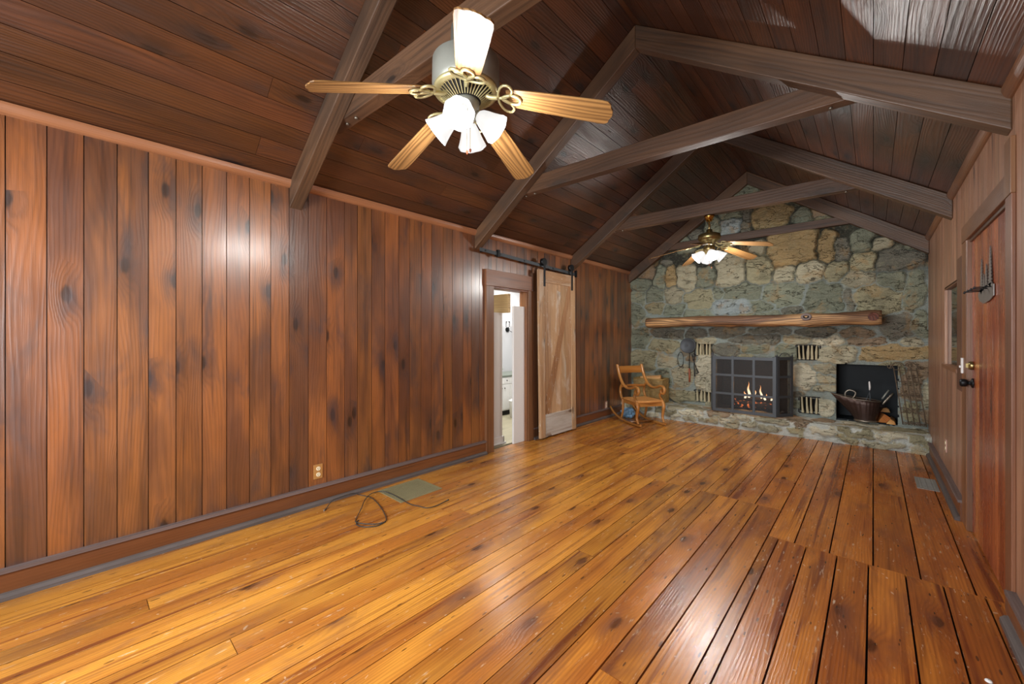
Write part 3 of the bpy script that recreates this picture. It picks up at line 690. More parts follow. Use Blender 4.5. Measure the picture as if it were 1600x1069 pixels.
kb = MB(); kb.tube([(-.66, 6.60, 1.62), (-.66, 6.545, 1.62)], [.05, .034], 14); kb.build('knot_hollow', M['slot'], mt, world=False)
kb = MB(); kb.tube([(-.66 + .047 * math.cos(a), 6.545, 1.62 + .036 * math.sin(a)) for a in np.linspace(0, 2 * PI, 17)[:-1]], .015, 6, True, tint=(1.1, 1.1, 1.1)); kb.build('knot_rim', M['dusty'], mt)
kb = MB(); kb.tube([(-.0, 6.60, 1.60), (-.0, 6.537, 1.60)], [.06, .05], 14, tint=(.8, .4, .35)); kb.build('end_knot', M['mantel'], mt)

# ------------------------------------------------------------------ fire screen
sc_ = thing('fire_screen', 'grey iron three-panel fire screen standing on the hearth in front of the fire', 'fire screen', (-1.41, 6.62, .235))
def panel(p0, p1, z0, z1, nc, nr, fin=True):
    d = Vector((p1[0] - p0[0], p1[1] - p0[1], 0)); L = d.length; ang = math.atan2(d.y, d.x)
    Mx = Matrix.Translation((p0[0], p0[1], 0)) @ Matrix.Rotation(ang, 4, 'Z')
    m = MB(); fw = .044
    for i in range(nc + 1):
        xx = L * i / nc; ww = fw if i in (0, nc) else fw * .75
        x0 = xx if i == 0 else (xx - ww if i == nc else xx - ww / 2)
        m.box(x0, x0 + ww, -.008, .008, z0, z1 + (.012 if fin else 0), 'z', M=Mx)
    for j in range(nr + 1):
        zz = z0 + (z1 - z0) * j / nr; ww = fw if j in (0, nr) else fw * .75
        a = zz if j == 0 else (zz - ww if j == nr else zz - ww / 2)
        m.box(0, L, -.007, .007, a, a + ww, 'x', M=Mx)
    fr = m.build('panel_frame', M['iron'], sc_, world=True, bevel=.002)
    MB().box(.01, L - .01, -.001, .001, z0 + .01, z1 - .01, 'x', M=Mx).build('wire_mesh', M['mesh'], fr, world=True)
    if fin:
        for xx in (.008, L - .008):
            MB().lathe([(.006, 0), (.010, .012), (.004, .024), (.001, .034)], 8, Mx @ Matrix.Translation((xx, 0, z1 + .01))).build('finial', M['iron'], fr, world=True)
    return fr
panel((-1.815, 6.56), (-.995, 6.545), .232, 1.062, 3, 3)
rp = panel((-.992, 6.55), (-.835, 6.775), .237, 1.072, 1, 3)
panel((-1.90, 6.80), (-1.818, 6.565), .237, 1.072, 1, 3)
MB().tube([(-.915 + .045 * math.cos(a), 6.66 + .06 * math.cos(a), 1.08 + .05 * math.sin(a)) for a in np.linspace(0, PI, 12)], .005, 6).build('carrying_handle', M['iron'], rp, world=True)
# fire: grate, logs, flames
g = thing('fire_grate', 'black iron log grate inside the firebox behind the screen', 'grate', (-1.37, 7.1, .2))
m = MB()
for k in range(6): m.tube([(-1.66 + k * .115, 6.93, .28), (-1.66 + k * .115, 6.98, .24), (-1.66 + k * .115, 7.28, .24), (-1.66 + k * .115, 7.3, .36)], .010, 6)
m.tube([(-1.70, 7.0, .24), (-1.05, 7.0, .24)], .012, 6); m.tube([(-1.70, 7.22, .24), (-1.05, 7.22, .24)], .012, 6)
m.build('bars', M['black'], g, world=True)
for x in (-1.66, -1.09):
    for yy in (7.0, 7.22): MB().tube([(x, yy, .24), (x, yy, .205)], .012, 6).build('foot', M['black'], g, world=True)
def log(p0, p1, r, name, mat, label, group=None, seed=0):
    p0, p1 = Vector(p0), Vector(p1); n = 10; m = MB(); d = (p1 - p0)
    pts = [p0 + d * i / n + Vector((0, noise.noise(Vector((i * .7, seed, 0))) * r * .25, noise.noise(Vector((i * .7, seed, 5))) * r * .25)) for i in range(n + 1)]
    m.tube(pts, [r * (1 + .12 * noise.noise(Vector((i, seed, 9)))) for i in range(n + 1)], 10)
    return tag(m.build(name, mat), label, 'log', group)
log((-1.62, 7.05, .305), (-1.08, 7.03, .30), .052, 'burning_log', M['burnlog'], 'glowing charred log lying front on the fire grate', 'logs in the fire', 1)
log((-1.66, 7.19, .31), (-1.12, 7.20, .305), .055, 'burning_log', M['burnlog'], 'glowing charred log lying at the back of the fire grate', 'logs in the fire', 2)
log((-1.55, 7.10, .40), (-1.10, 7.14, .385), .045, 'burning_log', M['char'], 'charred black log laid on top of the two burning ones', 'logs in the fire', 3)
def flame(x, y, z, h, r, lean, label):
    m = MB(); pts = []; rr = []
    for i in range(9):
        t = i / 8; pts.append((x + lean * t * t + .008 * math.sin(t * 9 + x * 40), y, z + h * t)); rr.append(r * (math.sin(PI * min(1, t * .8 + .2)) ** .8) * (1 - t) ** .6 + .001)
    m.tube(pts, rr, 8, flat=.6); return m.build('flame', M['flame'])
for i, (x, y, z, h, r, l, lb) in enumerate([(-1.42, 7.0, .42, .24, .034, -.01, 'tallest yellow flame left of centre in the fire'), (-1.26, 7.02, .42, .20, .026, -.02, 'tall orange flame right of centre in the fire'),
        (-1.47, 7.03, .40, .11, .03, -.02, 'short orange flame at the left of the fire'), (-1.21, 7.0, .40, .10, .028, .03, 'short orange flame beside the right tall flame'), (-1.36, 7.1, .42, .12, .026, .01, 'small flame behind the middle of the fire'),
        (-1.13, 7.03, .40, .05, .022, .01, 'lowest flame at the right end of the logs')]):
    tag(flame(x, y, z, h, r, l, lb), lb, 'flame', 'flames in the fireplace')
m = MB()
for k in range(46): 
    x, y = R.uniform(-1.72, -1.02), R.uniform(6.98, 7.28); r = R.uniform(.012, .03); m.lathe([(.001, 0), (r, r * .3), (r * .6, r * .8), (.001, r)], 6, Matrix.Translation((x, y, .2)))
tag(m.build('ash_bed', M['ash']), 'pale ash and cinders lying under the fire grate', 'ash', kind='stuff')

# ------------------------------------------------------------------ hanging utensils
YW = YF - .05
t = thing('frying_pan', 'round black long-handled pan hanging on the stones left of the screen', 'pan', (-2.29, YW, 1.20))
Mp = Matrix.Translation((-2.29, YW + .012, 1.21)) @ Matrix.Rotation(PI / 2, 4, 'X')
MB().lathe([(.118, -.012), (.125, .0), (.125, .035), (.118, .042), (.112, .036), (.03, .040), (.001, .041)], 36, Mp).build('pan_body', M['iron'], t, world=True)
MB().lathe([(.008, .04), (.008, .046), (.001, .05)], 10, Mp).build('lid_rivet', M['tin'], t, world=True)
MB().tube([(-2.272, YW, 1.09), (-2.272, YW, .82)], .006, 6).build('rod', M['black'], t, world=True)
MB().tube([(-2.272, YW, .83), (-2.272, YW, .80), (-2.27, YW, .70), (-2.27, YW, .60)], [.009, .015, .014, .012], 8).build('wooden_handle', M['handle'], t, world=True)
t = thing('wire_beater', 'looped thin wire rug beater hanging left below the black pan', 'beater', (-2.42, YW, 1.05))
m = MB(); m.tube([(-2.415 + .048 * math.sin(a), YW, .97 + .125 * math.cos(a)) for a in np.linspace(0, 2 * PI, 25)[:-1]], .0045, 6, True)
m.build('oval_loop', M['black'], t, world=True)
m = MB(); m.tube(smooth_curve([(-2.40, YW - .005, .86), (-2.44, YW - .005, .825), (-2.455, YW, .815)], 4), .004, 6); m.tube(smooth_curve([(-2.43, YW, .86), (-2.38, YW, .825), (-2.37, YW, .84), (-2.39, YW, .848)], 4), .004, 6)
m.build('twisted_tip', M['black'], t, world=True)
t = thing('fireplace_tongs', 'black iron tongs hanging right below the black pan', 'tongs', (-2.20, YW, 1.07))
for s, (a, b) in enumerate((((-2.235, 1.06), (-2.13, .76)), ((-2.195, 1.08), (-2.185, .70)))):
    m = MB(); m.tube(smooth_curve([(a[0], YW - .004 * s, a[1]), ((a[0] + b[0]) / 2 - .004, YW - .004 * s, (a[1] + b[1]) / 2), (b[0], YW - .004 * s, b[1])], 5), [.006] * 8 + [.009] * 3, 6)
    m.build('arm', M['black'], t, world=True)
m = MB(); m.tube([(-2.195 + .026 * math.sin(a), YW, 1.05 + .032 * math.cos(a)) for a in np.linspace(0, 2 * PI, 15)[:-1]], .004, 6, True); m.build('hanging_ring', M['black'], t, world=True)
m = MB(); m.tube([(-2.13, YW - .004, .77), (-2.155, YW, .745), (-2.17, YW, .76)], .007, 6); m.build('claw', M['black'], t, world=True)
# ------------------------------------------------------------------ copper scuttle and tools in the niche
sx, sy, sz = -.075, 6.93, .255
t = thing('coal_scuttle', 'helmet-shaped ribbed copper coal scuttle in the square niche', 'scuttle', (sx, sy, sz))
m = MB(); ns = 96; prof = [(0, .70), (.02, .69), (.06, .76), (.12, .87), (.18, .95), (.23, 1.0)]
for j, (z, k) in enumerate(prof):
    for i in range(ns):
        a = 2 * PI * i / ns; ca, sa = math.cos(a), math.sin(a)
        z2 = z * 1.24; rx, ry = .150 * k, .125 * k; sp = max(0, -ca) ** 3; lean = .20 * sp * (z / .23) ** 1.5
        x = ca * rx - lean; y = sa * ry; zz = z2 + .05 * sp * (z / .23) ** 2 - .015 * max(0, ca) * (z / .23); rb = 1 + .02 * math.cos(a * 24) * (.3 < z / .23 < .9)
        m.v.append((x * rb, y * rb, zz))
for j in range(len(prof) - 1):
    for i in range(ns):
        l = (i + 1) % ns; m.face([j * ns + i, j * ns + l, (j + 1) * ns + l, (j + 1) * ns + i], [(0, 0, 0)] * 4, (1, 1, 1), True)
m.face(list(range(ns))[::-1], [(0, 0, 0)] * ns)
b = m.build('bucket', M['copper'], t, solid=.004)
rim = MB(); rim.tube([m.v[(len(prof) - 1) * ns + i] for i in range(ns)], .006, 6, True); rim.build('rolled_rim', M['tin'], b)
MB().lathe([(.10, -.0), (.108, .004), (.10, .022), (.09, .026)], 32, Matrix.Scale(1.12, 4, (1, 0, 0))).build('foot_ring', M['tin'], t)
MB().tube(smooth_curve([(-.19, .06, .24), (-.205, .06, .34), (-.16, .06, .385), (-.10, .05, .36), (-.115, .04, .30), (-.145, .05, .27)], 5), .012, 8).build('bail_handle', M['tin'], t)
def tool(name, label, pts, r, cat, mat, extra=None, grp=None):
    t2 = thing(name, label, cat, pts[0], 0, grp)
    MB().tube(pts, r, 6).build('shaft', mat, t2, world=True)
    if extra: extra(t2)
    return t2
tool('fire_poker', 'thin iron poker leaning to the left in the copper scuttle', [(-.07, 6.92, .33), (-.09, 6.97, .46), (-.02, 6.99, .68)], .006, 'poker', M['iron'])
tool('fire_tongs', 'pair of iron tongs standing upright in the copper scuttle', [(-.03, 6.93, .33), (-.03, 6.95, .55), (-.035, 6.95, .66)], .006, 'tongs', M['iron'],
     lambda p: MB().tube([(-.035, 6.95, .66), (-.033, 6.95, .69), (-.037, 6.95, .755), (-.037, 6.95, .775)], [.007, .010, .010, .006], 8).build('knob_handle', M['white'], p, world=True))
tool('hearth_brush', 'flat wooden-handled hearth brush leaning right in the copper scuttle', [(.02, 6.95, .36), (.07, 6.98, .46), (.165, 7.02, .60), (.19, 7.03, .635)], [.010, .014, .016, .012], 'brush', M['tin'])
tool('ash_shovel', 'small silver-handled shovel leaning right behind the hearth brush', [(.0, 7.0, .36), (.07, 7.06, .50), (.11, 7.10, .60)], .005, 'shovel', M['iron'],
     lambda p: MB().tube([(.085, 7.075, .545), (.15, 7.12, .66)], .010, 8).build('bright_handle', M['pewter'], p, world=True))
tool('kindling_scoop', 'dark dished scoop lying across the top of the copper scuttle', [(-.02, 6.92, .46), (.06, 6.93, .475), (.12, 6.93, .462)], [.012, .036, .012], 'scoop', M['black'])
def wedge(x, y, L, r, rz, z, label, tint):
    m = MB(); Mx = Matrix.Translation((x, y, z)) @ Matrix.Rotation(rz, 4, 'Z')
    m.prism([(-r, 0), (r, 0), (r * .75, r * .9), (-.1 * r, r * 1.5)], 0, L, 'y', 'y', tint, M=Mx)
    return tag(m.build('split_log', M['log'], bevel=.006), label, 'log', 'split logs in the niche')
wedge(.115, 7.02, .30, .075, .25, .246, 'orange split log lying just right of the copper scuttle', (1.0, .62, .35))
wedge(.165, 6.93, .28, .045, -.05, .246, 'pale split log lying at the right side of the niche', (1.1, 1.1, 1.0))
wedge(.115, 7.1, .20, .05, .1, .37, 'brown split log resting on top of the other two', (.7, .6, .5))
# ------------------------------------------------------------------ wrought iron trellis leaning in the right corner
t = thing('iron_trellis', 'rusty wrought iron scroll trellis leaning on the stones beside the niche', 'trellis', (.34, 6.8, .24))
def lean(u, v):  # u across, v up the panel
    return (.335 - .05 + u + (1 - v) * .085, 6.88 - (1 - v) * .11, .265 + v * .73)
m = MB()
for i in range(5):
    u = -.10 + i * .05; m.tube([lean(u, 0.03), lean(u * .98, .5), lean(u, .97)], .0062, 6)
for v in (.06, .30, .52, .74, .93): m.tube([lean(-.105, v), lean(.105, v)], .005, 6)
m.build('bars', M['rust'], t, world=True)
def scroll(cu, cv, r, turns, a0, sgn, steps=22):
    return [lean(cu + sgn * (r * (1 - k / steps * .75)) * math.cos(a0 + turns * 2 * PI * k / steps), cv + (r * (1 - k / steps * .75)) * math.sin(a0 + turns * 2 * PI * k / steps) / .73) for k in range(steps + 1)]
m = MB()
for sgn in (-1, 1):
    m.tube(scroll(sgn * .135, .985, .032, 1.3, 1.8, sgn), .0045, 6); m.tube(scroll(sgn * .05, 1.005, .028, 1.2, .5, sgn), .004, 6)
    m.tube(smooth_curve([lean(0, 1.0), lean(sgn * .035, 1.055), lean(sgn * .08, 1.05), lean(sgn * .115, 1.0), lean(sgn * .14, .945)], 4), .005, 6)
m.build('top_scrolls', M['rust'], t, world=True)
for cv, nm in ((.06, 'bottom_scrolls'), (.25, 'lower_scrolls'), (.52, 'middle_scrolls')):
    m = MB()
    for sgn in (-1, 1):
        for cu in (.03, .085): m.tube(scroll(sgn * cu, cv, .024, 1.4, cu * 30, sgn), .004, 6)
    m.build(nm, M['rust'], t, world=True)

# ------------------------------------------------------------------ rocking chair
ch = thing('rocking_chair', 'small honey-coloured wooden rocking chair in the left corner by the hearth', 'chair', (-2.52, 5.885, 0), math.atan2(-.535, .845))
def side(pts, y, r, name, up=(0, 1, 0), par=ch, n=5, flat=1.0):
    P = smooth_curve([(p[0], y + (p[2] if len(p) > 2 else 0), p[1]) for p in pts], n)
    r = r * 1.25 if not isinstance(r, tuple) else (r[0] * 1.2, r[1] * 1.2)
    rr = r if not isinstance(r, tuple) else [r[0] + (r[1] - r[0]) * i / (len(P) - 1) for i in range(len(P))]
    return MB().tube(P, rr, 8, up=up, flat=flat).build(name, M['chair'], par)
for s in (-1, 1):
    y = s * .225
    side([(-.56, .90), (-.52, .80), (-.46, .69), (-.38, .60), (-.27, .555), (-.15, .56), (-.06, .59), (.02, .585), (.055, .54), (.035, .49), (-.01, .485), (-.03, .52), (-.005, .545)], y, .0165, 'arm', flat=1.25)
    side([(-.40, .615), (-.455, .56), (-.475, .48), (-.45, .40), (-.41, .36)], y * .97, .016, 'back_stile')
    side([(-.03, .50), (-.06, .46), (-.045, .42), (0, .375)], y, .016, 'arm_support')
    side([(0, .36), (.035, .29), (.015, .20), (.005, .12), (.045, .045)], y, (.025, .014), 'leg')
    side([(-.41, .36), (-.40, .25), (-.41, .15), (-.45, .055)], y * .95, (.02, .014), 'leg')
    side([(-.80, .17), (-.68, .095), (-.52, .045), (-.35, .021), (-.15, .0165), (.05, .022), (.10, .035)], y * .97, .0165, 'rocker', flat=.8)
m = MB(); n = 8
for a, b in ((0, 1),):
    for i in range(n + 1):
        yy = -.225 + .45 * i / n; bow = -.03 * (1 - (2 * i / n - 1) ** 2)
        m.v += [(-.505 + bow, yy, .765), (-.545 + bow, yy, .875), (-.525 + bow, yy, .765), (-.563 + bow, yy, .875)]
for i in range(n):
    a = 4 * i; b = a + 4; g4 = lambda: [(.4 + i * .056, 0, 0), (.4 + i * .056 + .056, 0, 0), (.4 + i * .056 + .056, .11, 0), (.4 + i * .056, .11, 0)]
    m.face([a, b, b + 1, a + 1], g4(), (1.1, 1.1, 1), True); m.face([a + 2, a + 3, b + 3, b + 2], g4(), (1, 1, 1), True); m.face([a + 1, b + 1, b + 3, a + 3], g4()); m.face([a, a + 2, b + 2, b], g4())
m.build('crest_rail', M['chair'], ch)
MB().tube(smooth_curve([(-.43, -.21, .56), (-.46, 0, .565), (-.43, .21, .56)], 6), .022, 8, flat=.45, up=(1, 0, 0)).build('back_rail', M['chair'], ch)
MB().prism([(-.42, -.20), (.02, -.235), (.045, 0), (.02, .235), (-.42, .20)], .355, .385, 'z', 'y').build('seat', M['chairseat'], ch, bevel=.01)
m = MB(); m.box(-.005, .018, -.21, .21, .295, .355, 'y'); m.box(-.41, -.39, -.2, .2, .31, .355, 'y'); m.box(-.40, 0, -.222, -.205, .305, .355, 'x'); m.box(-.40, 0, .205, .222, .305, .355, 'x')
m.build('apron', M['chair'], ch)
MB().tube([(-.20, -.21, .032), (-.20, .21, .032)], .010, 6).build('stretcher', M['chair'], ch)
# basket on the hearth behind the chair
bx = thing('splint_basket', 'woven tan splint basket on the hearth behind the rocking chair', 'basket', (-2.86, 6.74, .235))
m = MB(); W, Dp, Hh = .25, .14, .40
nst = 14
for (p0, p1, nn) in (((-W, -Dp), (W, -Dp), 12), ((W, -Dp), (W, Dp), 7), ((W, Dp), (-W, Dp), 12), ((-W, Dp), (-W, -Dp), 7)):
    d = Vector((p1[0] - p0[0], p1[1] - p0[1], 0)); L = d.length; an = math.atan2(d.y, d.x); Mx = Matrix.Translation((p0[0], p0[1], 0)) @ Matrix.Rotation(an, 4, 'Z')
    for i in range(nn):
        for j in range(10):
            z0 = j * Hh / 10; x0 = i * L / nn
            if nn == 12 and p0[1] < 0 and 7 <= i <= 8 and j == 6: continue
            k = R.uniform(.85, 1.1); o = .004 if (i + j) % 2 else 0
            m.box(x0 + .001, x0 + L / nn - .001, -o - .004, -o + .001, z0 + .001, z0 + Hh / 10 - .001, 'x' if (i + j) % 2 else 'z', (k, k, k), M=Mx)
m.build('woven_body', M['splint'], bx)
MB().tube([(-W, -Dp, Hh), (W, -Dp, Hh), (W, Dp, Hh), (-W, Dp, Hh)], .014, 6, True, tint=(1.15, 1.1, 1)).build('rim', M['splint'], bx)
MB().box(-W, W, -Dp, Dp, 0, .01).build('base', M['slot'], bx)
MB().box(-W + .012, W - .012, -Dp + .012, Dp - .012, .012, .10).build('dark_lining', M['slot'], bx)
log((-3.03, 6.70, .62), (-2.70, 6.78, .655), .045, 'firewood_log', M['log'], 'tan split log sticking out of the splint basket', None, 8)
# plastic bag under the chair
m = MB(); pr = []
nsb = 22
for j in range(13):
    for i in range(nsb):
        th = PI * j / 12; a = 2 * PI * i / nsb; d = Vector((math.sin(th) * math.cos(a), math.sin(th) * math.sin(a), math.cos(th)))
        r = 1 + .38 * noise.noise(d * 2.3 + Vector((4, 1, 2))) + .15 * noise.noise(d * 6)
        m.v.append((-3.03 + d.x * .105 * r, 6.225 + d.y * .085 * r, max(.003, .085 + d.z * .085 * r)))
for j in range(12):
    for i in range(nsb):
        l = (i + 1) % nsb; m.face([j * nsb + i, j * nsb + l, (j + 1) * nsb + l, (j + 1) * nsb + i], [(0, 0, 0)] * 4, (1, 1, 1), False)
tag(m.build('plastic_bag', M['bag']), 'crumpled blue and white plastic bag on the floor between the chair rockers', 'bag')

# ------------------------------------------------------------------ ceiling fans
def make_fan(loc, phase, droop, Rb, psi, label, downrod, grp, top):
    F = thing('ceiling_fan', label, 'ceiling fan', loc, 0, grp)   # origin: centre of the hub at blade height
    zt = top - loc[2]
    if downrod:
        MB().lathe([(.012, zt - .075), (.03, zt - .07), (.052, zt - .02), (.058, zt), (.001, zt)], 24).build('canopy', M['polished'], F)
        MB().tube([(0, 0, .11), (0, 0, zt - .07)], .012, 10).build('downrod', M['brass'], F)
        MB().lathe([(.02, .15), (.032, .145), (.036, .11), (.085, .10), (.118, .085), (.125, .05), (.115, .02), (.09, .005), (.06, -.005), (.05, -.03)], 36).build('motor_housing', M['brass'], F)
    else:
        MB().lathe([(.001, zt), (.07, zt), (.075, .145), (.145, .135), (.156, .125), (.158, .015), (.150, .0), (.146, -.008)], 40).build('motor_housing', M['pewter'], F)
        gm = MB(); gm.lathe([(.150, .002), (.152, -.012), (.135, -.022), (.125, -.02)], 40)
        gm.build('housing_rim', M['cream'], F)
        gm = MB(); gm.lathe([(.132, -.014), (.07, -.05), (.055, -.052)], 30); gr = gm.build('vent_cone', M['slot'], F)
        for k in range(40):
            a = 2 * PI * k / 40; gm = MB(); 
            gm.tube([(.133 * math.cos(a), .133 * math.sin(a), -.018), (.070 * math.cos(a), .070 * math.sin(a), -.055)], .0028, 4); gm.build('vent_rib', M['cream'], gr)
    for k in range(5):
        a = phase + k * 2 * PI / 5
        Mx = Matrix.Rotation(a, 4, 'Z') @ Matrix.Translation((0, 0, -.005)) @ Matrix.Rotation(droop, 4, 'Y') @ Matrix.Rotation(math.radians(-12), 4, 'X')
        # blade outline (x out, y across)
        L0, L1 = .20, Rb / math.cos(droop)
        up = [(L0, .040), (L0 + .03, .052), (.35, .058), (.5, .063), (L1 - .055, .067), (L1 - .028, .064), (L1 - .014, .052), (L1 - .012, .036), (L1 - .002, .018), (L1, 0)]
        out = up + [(x, -y) for x, y in up[::-1][1:]]
        m = MB(); m.prism(out, -.003, .003, 'z', 'x', M=Mx); bl = m.build('blade', M['oak'], F, bevel=.0015)
        # bracket: neck plus a trefoil of three loops
        mb = MB(); z = -.008
        mb.tube([Mx @ Vector(p) for p in smooth_curve([(.085, 0, .006), (.12, 0, -.012), (.16, 0, z)], 4)], .011, 6)
        for dx, dy, an, rx, ry in ((.245, 0, 0, .045, .020), (.215, .036, .9, .046, .022), (.215, -.036, -.9, .046, .022)):
            lp = []
            for q in range(16):
                u = 2 * PI * q / 16; px, py = rx * math.cos(u), ry * math.sin(u) * (1.2 + .4 * math.cos(u))
                lp.append(Mx @ Vector((dx + px * math.cos(an) - py * math.sin(an) - .02, dy + px * math.sin(an) + py * math.cos(an), z)))
            mb.tube(lp, .0065, 6, True)
        mb.build('blade_bracket', M['cream'], bl)
    # light kit
    MB().lathe([(.055, -.05), (.062, -.06), (.062, -.095), (.05, -.115), (.045, -.14), (.03, -.155), (.001, -.16)], 28).build('light_kit_hub', M['pewter'] if not downrod else M['brass'], F)
    for k in range(4):
        a = psi + k * PI / 2; ca, sa = math.cos(a), math.sin(a)
        TL = .88; D = Vector((ca * math.sin(TL), sa * math.sin(TL), -math.cos(TL)))   # shade axis
        o = Vector((ca * .048, sa * .048, -.112))
        ma = MB(); ma.tube([(ca * .03, sa * .03, -.10), tuple(o), tuple(o + D * .02)], [.012, .014, .02], 8); arm = ma.build('lamp_arm', M['pewter'] if not downrod else M['brass'], F)
        Q = D.to_track_quat('Z', 'Y').to_matrix().to_4x4(); Ms = Matrix.Translation(o + D * .018) @ Q
        pr = [(.024, 0), (.034, .012), (.043, .035), (.052, .065), (.063, .095), (.070, .112)]
        ms = MB(); b0 = len(ms.v)
        seg = 32
        for r, zz in pr + [(r - .003, zz) for r, zz in pr[::-1]]:
            for i in range(seg):
                aa = 2 * PI * i / seg; sc2 = 1 + (.03 * math.cos(aa * 8) * (zz / .104) ** 2)
                ms.v.append(tuple(Ms @ Vector((r * sc2 * math.cos(aa), r * sc2 * math.sin(aa), zz))))
        nr = len(pr) * 2
        for j in range(nr - 1):
            for i in range(seg):
                l = (i + 1) % seg; ms.face([j * seg + i, j * seg + l, (j + 1) * seg + l, (j + 1) * seg + i], [(0, 0, 0)] * 4, (1, 1, 1), True)
        sh = ms.build('lamp_shade', M['shade'], F)
        mbu = MB(); mbu.lathe([(.012, .01), (.014, .03), (.026, .055), (.027, .07), (.018, .086), (.001, .09)], 16, Ms); mbu.build('light_bulb', M['bulb'], sh)
        ld = bpy.data.lights.new('bulb_light', 'POINT'); ld.energy = 1; ld.shadow_soft_size = .03; ld.color = (1, .97, .93)
        lo = bpy.data.objects.new('bulb_light', ld); COL.objects.link(lo); lo.location = Vector(loc) + o + D * .132; lights.append((lo, downrod))
    for (dx, dy, l) in ((.03, -.02, .16), (-.01, .035, .12)):
        mc = MB(); mc.tube([(dx, dy, -.14), (dx, dy, -.14 - l)], .0012, 4); cn = mc.build('pull_chain', M['polished'], F)
        MB().lathe([(.001, -.14 - l - .02), (.005, -.14 - l - .014), (.006, -.14 - l - .004), (.002, -.14 - l)], 8, Matrix.Translation((dx, dy, 0))).build('pull_knob', M['handle'], cn)
    return F
lights = []
make_fan((-1.42, 1.239, 2.515), .578, math.radians(14.0), .673, 3.78, 'large ceiling fan with five oak blades hanging nearest the camera', False, 'ceiling fans', 2.805)
make_fan((-1.445, 5.08, 2.485), -.231, math.radians(12.5), .685, .5, 'ceiling fan on a brass rod hanging before the stone wall', True, 'ceiling fans', 2.80)

# ------------------------------------------------------------------ barn door, track
bd = thing('barn_door', 'weathered sliding barn door with peeling white paint beside the doorway', 'door', (XL + .1, 4.5, .02))
X0, X1 = XL + .085, XL + .118; yA, yB, zA, zB = 4.065, 4.895, .02, 2.235
shear = Matrix(((1, 0, 0, 0), (0, 1, -.018, .022), (0, 0, 1, 0), (0, 0, 0, 1)))
m = MB(); yy = yA
while yy < yB - .01:
    b = min(yy + R.uniform(.10, .16), yB); k = R.uniform(.85, 1.1)
    m.box(X0, X0 + .02, yy + .0015, b - .0015, zA, zB, 'z', (k, k, k * R.uniform(.95, 1.08)), M=shear); yy = b
m.build('board_panel', M['barn'], bd, world=True)
zr1, zr2 = zA + .36, zB - .16
m = MB(); m.box(X0 + .02, X1 + .008, yA, yA + .10, zA, zB, 'z', (.85, .82, .8), M=shear); m.build('stile', M['barn'], bd, world=True, bevel=.003)
m = MB(); m.box(X0 + .02, X1 + .008, yB - .10, yB, zA, zB, 'z', (.95, .95, .95), M=shear); m.build('stile', M['barn'], bd, world=True, bevel=.003)
m = MB(); m.box(X0 + .02, X1, yA + .10, yB - .10, zr2 + .0, zB, 'y', (.95, .9, .85), M=shear); m.build('top_rail', M['barn'], bd, world=True, bevel=.003)
m = MB(); m.box(X0 + .02, X1, yA + .10, yB - .10, zA, zA + .30, 'y', M=shear); tag(m.build('bottom_rail', M['barnwhite'], bd, world=True, bevel=.003), 'flaking white painted bottom board')
m = MB(); m.prism([(yA + .10, zA + .30), (yA + .20, zA + .30), (yB - .10, zr2 - .12), (yB - .10, zr2), (yB - .14, zr2), (yA + .10, zA + .42)], X0 + .02, X1 - .005, 'x', 'z', (.72, .60, .50), M=shear); m.build('brace', M['barn'], bd, world=True, bevel=.003)
for yh in (4.155, 4.80):
    m = MB(); m.box(X1 + .008, X1 + .014, yh - .02, yh + .02, 2.02, 2.36, 'z'); hg = m.build('hanger_strap', M['black'], bd, world=True, bevel=.002)
    MB().tube([(X1 + .015, yh, 2.345), (X1 - .03, yh, 2.345)], .048, 20).build('roller', M['black'], hg, world=True)
    for zz in (2.06, 2.16): MB().tube([(X1 + .012, yh, zz), (X1 + .02, yh, zz)], .009, 6).build('bolt', M['black'], hg, world=True)
tr = thing('door_track', 'black steel sliding door track on the wall above the doorway', 'track', (XL, 4.0, 2.3))
MB().prism([(3.04, 2.315), (3.04, 2.355), (4.99, 2.295), (4.99, 2.255)], XL + .075, XL + .083, 'x', 'y').build('rail', M['iron'], tr, world=True, bevel=.001)
for yk in (3.12, 3.36, 3.80, 4.40, 4.94):
    zz = 2.335 - (yk - 3.04) * .0308; MB().tube([(XL, yk, zz), (XL + .088, yk, zz)], .011, 8).build('spacer_bolt', M['black'], tr, world=True)
MB().box(XL + .07, XL + .10, 3.31, 3.345, 2.29, 2.37).build('end_stop', M['black'], tr, world=True)
MB().box(XL + .07, XL + .10, 4.95, 4.98, 2.235, 2.33).build('end_stop', M['black'], tr, world=True)

# ------------------------------------------------------------------ right-hand door
d1 = MB(); yy = 3.092
while yy < 4.175:
    b = min(yy + R.uniform(.12, .17), 4.177); k = R.uniform(.8, 1.15); d1.box(XR + .012, XR + .048, yy + .001, b - .001, .012, 2.03, 'z', (k, k * R.uniform(.85, 1.2), k)); yy = b
door = struct(d1.build('door_1', M['reddoor']))
kn = MB(); MK = Matrix.Translation((XR + .012, 4.13, 1.035)) @ Matrix.Rotation(-PI / 2, 4, 'Y')
kn.lathe([(.032, 0), (.034, .006), (.024, .012), (.012, .016), (.012, .026), (.022, .030), (.027, .040), (.027, .056), (.02, .064), (.001, .066)], 24, MK); kn.build('door_knob', M['black'], door)
kn = MB(); kn.lathe([(.028, 0), (.030, .006), (.026, .02), (.02, .024), (.001, .025)], 24, Matrix.Translation((XR + .012, 4.13, 1.155)) @ Matrix.Rotation(-PI / 2, 4, 'Y')); kn.box(XR - .024, XR - .01, 4.127, 4.133, 1.14, 1.17); kn.build('deadbolt', M['brass'], door)
tag(MB().box(XR - .025, XR - .015, 4.295, 4.335, 1.09, 1.20).box(XR - .035, XR - .025, 4.30, 4.322, 1.13, 1.145).build('door_sensor', M['white'], bevel=.002), 'small white plastic sensor strip on the door casing above the knob', 'sensor')
